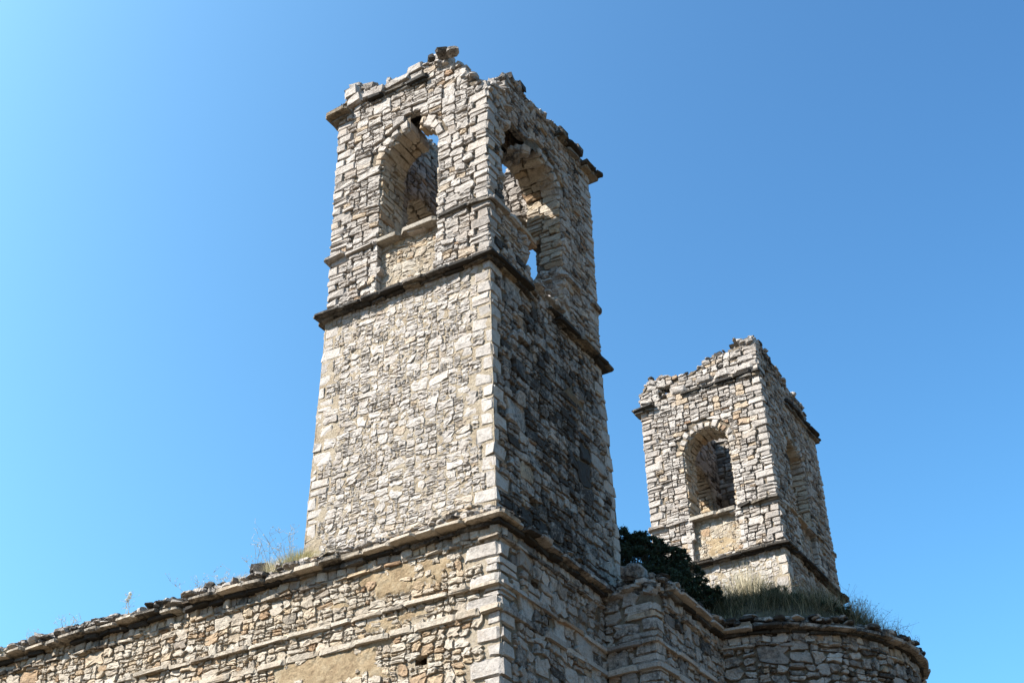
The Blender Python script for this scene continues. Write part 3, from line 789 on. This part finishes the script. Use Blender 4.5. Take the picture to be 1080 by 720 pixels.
# projecting pier between the tower base and the apse
XP = 1.25
Ppf = plane(E0, YE, 1, 0, 0, -1); Ppe = plane(XP, YE, 0, 1, 1, 0)
QPA = [g.uniform(.6, .85) if k % 2 else g.uniform(.3, .5) for k in range(len(czb))]; QPB = [0.30 if k % 2 else 0.42 for k in range(len(czb))]
S = MB()
panel(S, Ppf, (0, XP-E0), (GZ, 10.25), czb, dict(STY['base'], w=.34, h=.2), None, QPA, seed=503, tintb=-.12, crust_shade=lambda u, v: .4+0*u)  # pier front stones darkened in colour for deeper shade, besides lichen
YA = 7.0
panel(S, Ppe, (0, YA-YE), (GZ, ZB), czb, dict(STY['base'], w=.26, h=.17), QPB, None, seed=504, tintb=-.12, crust_shade=lambda u, v: .4+0*u)  # same painted shade and lichen on the pier's east side
quoins(S, lambda z: np.array((XP, YE)), (-1, 0), (0, 1), czb, QPA, QPB, g, mat=M_stone, top=10.1, pr=0.03, crust_shade=lambda z: .35)  # corner stones darkened to match the pier's painted shade
S.build('pier', CH, loc=CHL)
# apse
AC, AR = (0.75, 10.21), 3.42
a0, a1 = -math.acos((XP-AC[0])/AR), math.acos((XP-AC[0])/AR)
LAp = (a1-a0)*AR
def Papse(u, v, d):
    u, v, d = np.broadcast_arrays(np.asarray(u, float), np.asarray(v, float), np.asarray(d, float))
    an = a0+u/AR; return np.stack([AC[0]+np.cos(an)*(AR+d), AC[1]+np.sin(an)*(AR+d), v], -1)
S = MB()
cza = make_courses(GZ, ZB, 0.2, 0.42, g, (10.02, 9.62, 9.22))
panel(S, Papse, (0, LAp), (GZ, ZB), cza, 'apse', seed=505, tintb=-.15, crust_shade=lambda u, v: .45+0*u, mortar_cell=.08)  # apse stones toned down and blackened to deepen shade, lichen included
S.build('apse_wall', CH, loc=CHL)
# north side, mirrored pier and outer walls (far side)
S = MB()
Y2 = 2*AC[1]-YE
panel(S, plane(XP, Y2-(YA-YE), 0, 1, 1, 0), (0, YA-YE), (GZ, ZB), czb, 'base', seed=506)
panel(S, plane(XP, Y2, -1, 0, 0, 1), (0, XP-E0), (GZ, ZB), czb, 'base', seed=507)
panel(S, plane(E0, Y2, 0, 1, 1, 0), (0, YN-Y2), (GZ, ZB), czb, 'base', seed=508)
S.build('north_pier', CH, loc=CHL)
S = MB()
stc = dict(STY['base'], w=.5, h=.3)
panel(S, plane(E0, YN, -1, 0, 0, 1), (0, LS), (GZ, ZB), czb, stc, seed=509, mortar_cell=.3)
panel(S, plane(XW, YN, 0, -1, -1, 0), (0, YN+E0), (GZ, ZB), czb, stc, seed=510, mortar_cell=.3)
S.build('outer_wall', CH, loc=CHL)
# string courses
D = MB()
for z, th, pr in ((ZS1-.05, .07, .095), (ZS2-.05, .12, .075)):
    slabs(D, Psouth, 8, LS, z, th, pr, g, M_warm, ends=(0, .05), crust_shade=.15, lmin=.4, lmax=1.0, rough=.7, tint=.5)
    slabs(D, Peast, 0, YE+E0, z, th, pr, g, M_stone, ends=(-.02, 0), crust_shade=.3, lmin=.4, lmax=1.0, rough=.7)
    slabs(D, Ppf, 0, XP-E0, z, th, pr*1.4, g, M_stone, ends=(0, .08), crust_shade=.3, lmin=.5, lmax=.8, rough=.6)
    slabs(D, Ppe, 0, YA-YE, z, th, pr, g, M_stone, ends=(-.02, 0), crust_shade=.3, lmin=.4, lmax=1.0, rough=.8)
D.build('string_course', CH, loc=CHL); D = MB()
slabs(D, Papse, 0, LAp, ZS1-.25, .09, .10, g, M_stone, crust_shade=.5, lmin=.3, lmax=.6)
D.build('string_course', CH, loc=CHL)
# cornice: a row of small blocks, thin slabs above, then loose capping rubble
D = MB()
def cornice(P, ua, ub, ends=(0, 0), skip=(), crust_shade=.35, mat=M_warm, dark=M_dark):
    slabs(D, P, ua, ub, ZB-.30, .15, .055, g, mat, ends=(0, ends[1]*.2), crust_shade=crust_shade*.4, lmin=.14, lmax=.27, skip=skip, inn=.15)
    slabs(D, P, ua, ub, ZB-.355, .045, .075, g, mat, ends=(0, ends[1]*.2), crust_shade=crust_shade, lmin=.2, lmax=.5, skip=skip, inn=.15)
    slabs(D, P, ua, ub, ZB-.145, .06, .15, g, dark, ends=(0, ends[1]*.5), crust_shade=crust_shade+.3, lmin=.3, lmax=.8, skip=skip)
    slabs(D, P, ua, ub, ZB-.075, .065, .30, g, mat, ends=ends, crust_shade=crust_shade, lmin=.3, lmax=.8, skip=skip, inn=.35, slope=-.05, tint=.5, rough=.8)
    slabs(D, P, ua, ub, ZB+.012, .06, .17, g, mat, ends=(ends[0]*.5, ends[1]*.5), crust_shade=crust_shade+.1, lmin=.25, lmax=.6, skip=skip, inn=.35)
cornice(Psouth, 6, LS-4.2, (0, 0), crust_shade=.62, skip=[(17.05-6+6, 17.35), (13.9, 14.2)])
cornice(Psouth, LS-4.2, LS, (0, .26), crust_shade=.3)
cornice(Peast, 0, YE+E0, (-.02, 0), crust_shade=.6, mat=M_stone)
D.build('cornice', CH, loc=CHL); D = MB()
cornice(Ppe, .45, YA-YE, (0, 0), crust_shade=.4, mat=M_stone)
D.build('pier_cornice', CH, loc=CHL); D = MB()
cornice(Papse, 0, LAp, (0, 0), crust_shade=.55, mat=M_stone)
D.build('apse_cornice', CH, loc=CHL); D = MB()
cornice(plane(E0, Y2, 0, 1, 1, 0), 0, YN-Y2, crust_shade=.5, mat=M_stone)
D.build('north_cornice', CH, loc=CHL)
# capping rubble
K = MB()
def cap(P, ua, ub, dens, d0, d1, zb, zh, mat=M_stone, cr=(.1, .9), flat=1.0, smax=.34):
    n = int((ub-ua)*dens); u = g.uniform(ua, ub, n); d = g.uniform(d0, d1, n)
    lump = vnoise(u*1.5, u*0+2.5)*.5+.5
    k = g.random(n); z = zb+k*zh*(0.35+.9*lump)*np.clip((d1-d)/.3+.35, .3, 1)
    s = np.stack([g.uniform(.12, smax, n), g.uniform(.1, smax*.8, n), g.uniform(.035, .11, n)*flat], 1)
    rocks(K, P(u, z, d), s, mat, g.uniform(.15, .8, n), g.uniform(*cr, n), tilt=.13, g=g)
cap(Psouth, 6, LS-4.0, 70, -.5, .20, ZB+.09, .20)
cap(Psouth, LS-4.2, LS+.05, 75, -.35, .13, ZB+.08, .16)
cap(Peast, -.05, YE+E0+.2, 60, -.3, .12, ZB+.08, .13, cr=(.5, 1.1))
cap(Ppf, .0, XP-E0, 60, -.5, .0, 10.2, .30, flat=1.5)
cap(Ppe, .1, YA-YE, 60, -.6, .16, ZB+.06, .16, cr=(.4, 1.1))
cap(Papse, 0, LAp, 60, -.8, .20, ZB+.08, .22, cr=(.3, 1.1))
# rubble fillet between the tower foot and the cornice
n = 260; u = g.uniform(0, 4.0, n); rocks(K, np.stack([u-4.05, -0.13-g.uniform(0, .2, n), ZB+.08+g.random(n)*.22*(0.4+.6*u/4)], 1), np.stack([g.uniform(.12, .4, n), g.uniform(.1, .25, n), g.uniform(.03, .08, n)], 1), M_warm, g.uniform(.2, 1, n), g.uniform(0, .7, n), tilt=.12, g=g, yaw=0)
K.build('capping_rubble', CH, loc=CHL)

# ------------------------------------------------------------------ overgrown roof (earth over the vaults)
def soil_mat(name, c1, c2, c3, s=2.0):
    m = bpy.data.materials.new(name); m.use_nodes = True; t = m.node_tree
    b = t.nodes['Principled BSDF']; b.inputs['Roughness'].default_value = 1.0; b.inputs['Specular IOR Level'].default_value = 0.1
    co = nd(t, 'ShaderNodeTexCoord').outputs['Object']
    t.links.new(ramp(t, [(0.3, c1), (0.5, c2), (0.7, c3)], noise(t, co, s, 10, .7, .3)), b.inputs['Base Color'])
    bn = nd(t, 'ShaderNodeBump'); bn.inputs['Distance'].default_value = .1
    t.links.new(noise(t, co, s*8, 8, .7), bn.inputs['Height']); t.links.new(bn.outputs[0], b.inputs['Normal'])
    return m
M_soil = soil_mat('roof_earth', (.06, .05, .035), (.11, .09, .06), (.17, .14, .09))
def roof_z(x, y):
    x, y = np.asarray(x, float), np.asarray(y, float)
    r = np.hypot(np.maximum(x-0.75, (x-.75)*.25), y-10.2)
    z = 10.40+1.5*np.clip(1-(r/3.45)**2, 0, 1)**.8
    z = z+3.7*np.exp(-((x+.35)/1.45)**2-((y-13.8)/1.3)**2)
    return z+vnoise(x*1.3, y*1.3, 8)*.12*np.clip((z-10.42)*3, 0.2, 1)
def inside(x, y):
    return ((x < E0-.25) & (y > -E0+.25) & (y < YN-.25)) | ((x < XP-.25) & (y > YE+.25) & (y < Y2-.25)) | (np.hypot(x-AC[0], y-AC[1]) < AR-.02)
S = MB()
st = 0.16
xs = np.arange(XW+.2, 4.3, st); ys = np.arange(-.1, YN, st)
xx, yy = np.meshgrid(xs, ys, indexing='ij'); zz = roof_z(xx, yy)
idx = np.arange(xx.size).reshape(xx.shape); q = np.stack([idx[:-1, :-1], idx[1:, :-1], idx[1:, 1:], idx[:-1, 1:]], -1)
cx, cy = xx[:-1, :-1]+st/2, yy[:-1, :-1]+st/2
t1 = (cx > -3.9) & (cx < 0) & (cy > 0.1) & (cy < 4.65); t2 = (cx > -3.9) & (cx < 0) & (cy > 15.8) & (cy < 20.3)
S.add(np.stack([xx, yy, zz], -1).reshape(-1, 3), q[inside(cx, cy) & ~t1 & ~t2], None, M_soil)
S.build('roof_earth', CH, smooth=True, loc=CHL)

# ------------------------------------------------------------------ vegetation
def leaf_mat(name, cols, trans=0.25):
    m = bpy.data.materials.new(name); m.use_nodes = True; t = m.node_tree
    b = t.nodes['Principled BSDF']; b.inputs['Roughness'].default_value = .75; b.inputs['Specular IOR Level'].default_value = .25
    c = ramp(t, cols, attr(t, 'tint')); t.links.new(c, b.inputs['Base Color'])
    tr = nd(t, 'ShaderNodeBsdfTranslucent'); t.links.new(c, tr.inputs[0])
    mx = nd(t, 'ShaderNodeMixShader'); mx.inputs[0].default_value = trans
    o = t.nodes['Material Output']
    t.links.new(b.outputs[0], mx.inputs[1]); t.links.new(tr.outputs[0], mx.inputs[2]); t.links.new(mx.outputs[0], o.inputs[0])
    return m
M_dry = leaf_mat('dry_grass', [(0, (.08, .065, .035)), (.5, (.19, .155, .09)), (1, (.32, .27, .17))])
M_grass = leaf_mat('green_grass', [(0, (.03, .028, .015)), (.5, (.07, .065, .03)), (1, (.20, .17, .08))])
M_leaf = leaf_mat('shrub_leaf', [(0, (.008, .014, .007)), (.6, (.018, .030, .012)), (1, (.04, .06, .02))], .05)
M_straw = leaf_mat('pale_straw', [(0, (.22, .18, .11)), (.5, (.42, .36, .24)), (1, (.60, .54, .40))], .3)
M_tuft = leaf_mat('sunny_grass', [(0, (.10, .10, .04)), (.6, (.26, .24, .11)), (1, (.46, .40, .22))], .3)
M_twig = leaf_mat('twig', [(0, (.08, .06, .045)), (1, (.24, .19, .14))], 0)
M_flower = leaf_mat('pale_flower_head', [(0, (.45, .43, .36)), (1, (.62, .60, .52))], .3)
def blades(mb, root, h, lean, w, mat, tint, g, seg=3):
    """Curved two-sided blades: root [N,3], h [N], lean [N,2] tip offset, w [N]."""
    N = len(root)
    if N == 0: return
    a = g.random(N)*2*PI; sx, sy = np.cos(a), np.sin(a); rows = []
    for k in range(seg+1):
        t = k/seg; ww = w*(1-t*0.85)
        c = root+np.stack([lean[:, 0]*t**1.8, lean[:, 1]*t**1.8, h*(t-0.12*t*t)], 1)
        o = np.stack([sx*ww, sy*ww, 0*ww], 1)*.5; rows += [c-o, c+o]
    v = np.stack(rows, 1); K = 2*(seg+1)
    q = np.array([[2*k, 2*k+1, 2*k+3, 2*k+2] for k in range(seg)])
    mb.add(v.reshape(-1, 3), (q[None]+(np.arange(N)*K)[:, None, None]).reshape(-1, 4), None, mat, np.repeat(tint, K))
def stems(mb, pts, rad, mat, tint=.5):
    """Tapered tube along points."""
    pts = np.asarray(pts, float); n = len(pts); k = 4; vs = []
    for i, p in enumerate(pts):
        d = pts[min(i+1, n-1)]-pts[max(i-1, 0)]; d = d/(np.linalg.norm(d)+1e-9)
        a = np.cross(d, [0.3, .8, .2]); a /= np.linalg.norm(a)+1e-9; b = np.cross(d, a)
        r = rad*(1-.75*i/(n-1))
        for j in range(k): an = 2*PI*j/k; vs.append(p+r*(math.cos(an)*a+math.sin(an)*b))
    q = [[i*k+j, i*k+(j+1) % k, (i+1)*k+(j+1) % k, (i+1)*k+j] for i in range(n-1) for j in range(k)]
    mb.add(vs, q, None, mat, tint)
# grass and dry stalks over the mound: uncountable
g = np.random.default_rng(91)
V = MB()
def scatter(n, box, z=roof_z):
    x, y = g.uniform(box[0], box[1], n), g.uniform(box[2], box[3], n); k = inside(x, y)
    k &= ~((x > -4.1) & (x < .15) & ((y < 4.85) | (y > 15.55)))
    x, y = x[k], y[k]; return np.stack([x, y, z(x, y)-.02], 1)
r0 = scatter(70000, (-3, 4.3, 4.8, 14.5)); N = len(r0)
clump = np.clip(vnoise(r0[:, 0]*2.6, r0[:, 1]*2.6, 12)*.8+.5, 0, 1)
edge = np.clip((AR-.1-np.hypot(r0[:, 0]-AC[0], r0[:, 1]-AC[1]))/.7, .45, 1); edge = np.where(r0[:, 0] < XP-.3, 1, edge)
k = g.random(N) < (.2+.8*clump)*edge; r0, clump, edge = r0[k], clump[k], edge[k]; N = len(r0)
blades(V, r0, (g.uniform(.14, .52, N)*(.25+1.1*clump**1.5))*(.4+.6*edge), g.normal(0, .20, (N, 2)), g.uniform(.009, .02, N), M_grass, np.clip(g.normal(.35, .25, N), 0, 1), g)
r1 = r0[g.random(N) < .24]; n1 = len(r1)
blades(V, r1, g.uniform(.2, .85, n1), g.normal(0, .17, (n1, 2)), g.uniform(.007, .012, n1), M_dry, g.random(n1), g)
o = V.build('roof_grass'); o['kind'] = 'stuff'

def leafy(mb, cen, rad, n, g, mat, size=.05, shell=.5):
    """Leaf-sized faces through a lobe's volume."""
    d = g.normal(0, 1, (n, 3)); d /= np.linalg.norm(d, axis=1)[:, None]
    r = shell+(1-shell)*g.random(n)**.6; p = np.asarray(cen)+d*r[:, None]*np.asarray(rad)
    a = g.normal(0, 1, (n, 3)); a /= np.linalg.norm(a, axis=1)[:, None]; b = np.cross(a, d); b /= np.linalg.norm(b, axis=1)[:, None]+1e-6
    s = size*g.uniform(.6, 1.5, n)[:, None]
    v = np.stack([p-a*s, p+b*s*.35, p+a*s, p-b*s*.35], 1)
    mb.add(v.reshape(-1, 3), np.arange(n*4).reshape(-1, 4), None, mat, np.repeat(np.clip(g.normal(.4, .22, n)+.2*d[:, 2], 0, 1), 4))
def shrub(name, label, loc, lobes, n, size, cat='shrub'):
    t = thing(name, label, cat, loc)
    W = MB(); L = MB()
    for (dx, dy, dz, r) in lobes:
        c = np.array([loc[0]+dx, loc[1]+dy, loc[2]+dz])
        base = np.array([loc[0]+dx*.15, loc[1]+dy*.15, loc[2]-.2])
        pts = [base+(c-base)*k/4+g.normal(0, .04, 3) for k in range(5)]; stems(W, pts, .035, M_twig, .2)
        for _ in range(34):
            e = g.normal(0, 1, 3); e /= np.linalg.norm(e); e[2] = abs(e[2])*.8-.1; tip = c+e*r*g.uniform(.7, 1.38)
            s = c+(base-c)*g.uniform(0, .4); stems(W, [s, (s+tip)/2+g.normal(0, .04, 3), tip], .010, M_twig, .2)
            leafy(L, tip, np.array((.20, .20, .17))*r*g.uniform(.7, 1.5), n//34, g, M_leaf, size, .0)
        leafy(L, c, (r*.72, r*.72, r*.62), n//3, g, M_leaf, size, .3)
    W.build('branches', t, loc=loc); L.build('foliage', t, loc=loc)
    return t
shrub('evergreen_shrub', 'dark evergreen shrub growing on the roof between the two towers', (-.35, 7.4, 11.1),
      [(-.55, -.2, 1.55, .62), (-.05, .0, 1.25, .62), (.35, .1, 1.05, .55), (-.6, .2, .8, .8), (.55, -.3, .5, .6), (-.1, -.6, .4, .75), (-1.0, -.1, 2.15, .5), (-.75, .1, 2.0, .42), (.1, -1.0, .0, .7), (.85, -.6, .1, .5), (.75, .1, .75, .38), (.1, .1, 1.75, .3), (1.05, .0, .35, .35), (.5, .2, 1.45, .28), (-.2, -.1, 1.9, .3)], 4200, .030)

shrub('low_bush', 'low dark bush in the grass just right of the evergreen shrub', (.9, 7.9, 11.1), [(0, 0, .3, .4), (.25, .1, .15, .3), (-.3, 0, .2, .32)], 1500, .028, 'bush')
shrub('low_bush', 'low dark bush in the middle of the apse roof grass', (2.0, 8.6, 11.25), [(0, 0, .25, .34), (.3, .1, .12, .28), (-.25, .1, .15, .25)], 1300, .028, 'bush')
shrub('low_bush', 'small dark bush under the right corner of the far tower', (3.0, 8.5, 10.85), [(0, 0, .15, .26), (.3, .15, .05, .22)], 1000, .026, 'bush')

def dry_weed(label, loc, h, n, spread, group=None, flower=False, name='dry_weed', leaf=True, mt=None):
    mt = mt or M_straw
    t = MB(); g2 = np.random.default_rng(int(abs(loc[0]*1000+loc[1]*77))+n)
    for _ in range(n):
        d = g2.normal(0, spread, 2); hh = h*g2.uniform(.55, 1.0); b = np.array(loc)+np.array([g2.normal(0, .05), g2.normal(0, .03), -.05])
        pts = [b+np.array([d[0]*(s**1.3), d[1]*(s**1.3), hh*s])+g2.normal(0, .008, 3) for s in np.linspace(0, 1, 6)]
        stems(t, pts, .0050, mt, g2.uniform(.2, .7))
        for m in range(7):
            k = g2.integers(2, 6); s = pts[min(k, 5)]; e = s+np.array([g2.normal(0, .09), g2.normal(0, .07), g2.uniform(.03, .14)])
            stems(t, [s, (s+e)/2+g2.normal(0, .008, 3), e], .0032, mt, g2.uniform(.3, .8))
            if leaf: leafy(t, e, (.022, .022, .022), 3, g2, mt, .013, 0)
        if flower: leafy(t, pts[-1], (.045, .045, .06), 40, g2, M_flower, .02, 0)
    o = t.build(name, loc=loc); o.location = loc
    return tag(o, label, 'weed', group)
def tuft(label, loc, n, h, rad, mat, group=None, name='grass_tuft', cat='grass tuft'):
    t = MB(); g2 = np.random.default_rng(int(abs(loc[0]*1000+loc[1]*77))+n)
    r = g2.normal(0, 1, (n, 2))*np.array(rad)*.5; root = np.array(loc)+np.concatenate([r, -.04+0*r[:, :1]], 1)
    blades(t, root, h*g2.uniform(.4, 1, n)*np.exp(-((r/np.array(rad))**2).sum(1)*.8), r*.5+g2.normal(0, .06, (n, 2)), g2.uniform(.008, .014, n), mat, np.clip(g2.normal(.75, .2, n), 0, 1), g2)
    o = t.build(name, loc=loc); o.location = loc
    return tag(o, label, cat, group)
GW = 'dry weeds growing on the wall tops'
tuft('large yellow green grass tuft at the foot of the near tower, left side', (-4.25, -.12, ZB+.18), 1500, .58, (.55, .2), M_tuft, 'grass tufts on the long cornice')
tuft('small dry grass tuft left of the dark boulder on the long cornice', (-5.55, -.2, ZB+.2), 260, .30, (.25, .12), M_straw, 'grass tufts on the long cornice')
tuft('small green and yellow tuft at the far left end of the cornice', (-11.5, -.3, ZB+.05), 300, .2, (.22, .12), M_tuft, 'grass tufts on the long cornice')
tuft('sparse straw tuft between the boulder and the near tower', (-4.75, -.2, ZB+.2), 460, .50, (.35, .12), M_straw, 'grass tufts on the long cornice')
dry_weed('tall straw coloured weed leaning by the near tower foot', (-4.4, -.15, ZB+.2), 1.0, 7, .26, GW)
dry_weed('feathery dry weed with widest stalks left of the near tower', (-4.75, -.15, ZB+.2), .8, 8, .30, GW)
dry_weed('thin dry weed beside the dark boulder on the cornice', (-5.15, -.2, ZB+.25), .6, 6, .2, GW)
dry_weed('faint dry weed left of the small cornice tuft', (-5.95, -.2, ZB+.2), .42, 5, .14, GW)
dry_weed('wispy dry weed halfway along the long cornice', (-6.65, -.2, ZB+.2), .45, 5, .16, GW)
dry_weed('single upright weed with a pale flower head on the cornice', (-8.25, -.25, ZB+.22), .48, 3, .04, GW, flower=True)
dry_weed('low twiggy weed near the left end of the cornice', (-9.95, -.25, ZB+.2), .36, 6, .2, GW)
dry_weed('tiny dry sprig furthest left on the cornice', (-11.0, -.25, ZB+.15), .26, 4, .1, GW)
dry_weed('bushy grey weed at the apse edge next to the far tower corner', (3.0, 8.2, 10.75), .62, 12, .2, GW, mt=M_dry)
dry_weed('dark twiggy weed on the apse cornice right of the far tower', (3.55, 8.55, 10.62), .7, 12, .22, GW, mt=M_dry)
dry_weed('wide twiggy weed on the apse cornice', (3.85, 8.9, 10.6), .6, 10, .25, GW, mt=M_dry)
dry_weed('small sprig on the apse cornice near its right end', (4.05, 9.9, 10.6), .45, 7, .16, GW, mt=M_dry)
dry_weed('lowest sprig at the right end of the apse cornice', (4.1, 10.9, 10.6), .36, 6, .14, GW, mt=M_dry)
tuft('sunlit yellow green grass clump below the far tower', (.35, 13.2, float(roof_z(.35, 13.2))), 1300, .75, (.55, .4), M_tuft, 'grass clumps on the apse roof')
tuft('tall straw grass in front of the far tower wall', (-.4, 13.2, float(roof_z(-.4, 13.2))), 500, 1.15, (.75, .4), M_straw, 'grass clumps on the apse roof')
tuft('straw grass along the sloping ledge of the far tower', (1.5, 13.4, float(roof_z(1.5, 13.4))), 420, .75, (.6, .4), M_straw, 'grass clumps on the apse roof')

def loose(label, loc, size, tint, crust_shade, group='loose stones on the wall tops', mat=None, seed=0, yaw=.3):
    t = MB(); g2 = np.random.default_rng(seed+3)
    rocks(t, [loc], [size], mat or M_stone, np.array([tint]), crust_shade, tilt=.12, g=g2, yaw=yaw, jit=.06)
    o = t.build('loose_stone', loc=loc); o.location = loc
    return tag(o, label, 'stone', group)
loose('dark rounded boulder on the long cornice left of the grass', (-5.02, -.22, ZB+.32), (.34, .32, .3), .1, .9, seed=1)
loose('large grey block on top of the pier beside the near tower', (.78, 3.85, 10.72), (.52, .42, .36), .3, .5, seed=2)
loose('small pointed dark stone on the cornice left of the boulder', (-6.2, -.25, ZB+.27), (.26, .2, .18), .2, .8, seed=4)
loose('dark capstone perched highest on the near tower', (-1.0, -.2, 22.12), (.34, .3, .12), .3, .7, seed=5)
loose('square stone right of the highest capstone of the near tower', (-.72, -.22, 21.98), (.26, .26, .14), .4, .5, seed=6)
loose('small cube of dark stone left of the highest capstone', (-1.3, -.2, 22.14), (.17, .17, .17), .2, .8, seed=7)
loose('small pale block on the broken edge of the pier', (1.05, 3.68, 10.38), (.3, .24, .16), .6, 0, seed=8)

# ------------------------------------------------------------------ ground
M_ground = soil_mat('dry_ground', (.07, .055, .035), (.12, .092, .06), (.17, .13, .085), .25)
S = MB(); xs = np.linspace(-1, 1, 61); f = lambda t: np.sign(t)*(abs(t)**2.5)*3000
xx, yy = np.meshgrid(f(xs), f(xs), indexing='ij'); zz = np.full(xx.shape, GZ)+vnoise(xx*.3, yy*.3, 1)*.05
idx = np.arange(xx.size).reshape(xx.shape)
S.add(np.stack([xx, yy, zz], -1).reshape(-1, 3), np.stack([idx[:-1, :-1], idx[1:, :-1], idx[1:, 1:], idx[:-1, 1:]], -1).reshape(-1, 4), None, M_ground)
o = S.build('ground'); o['kind'] = 'structure'
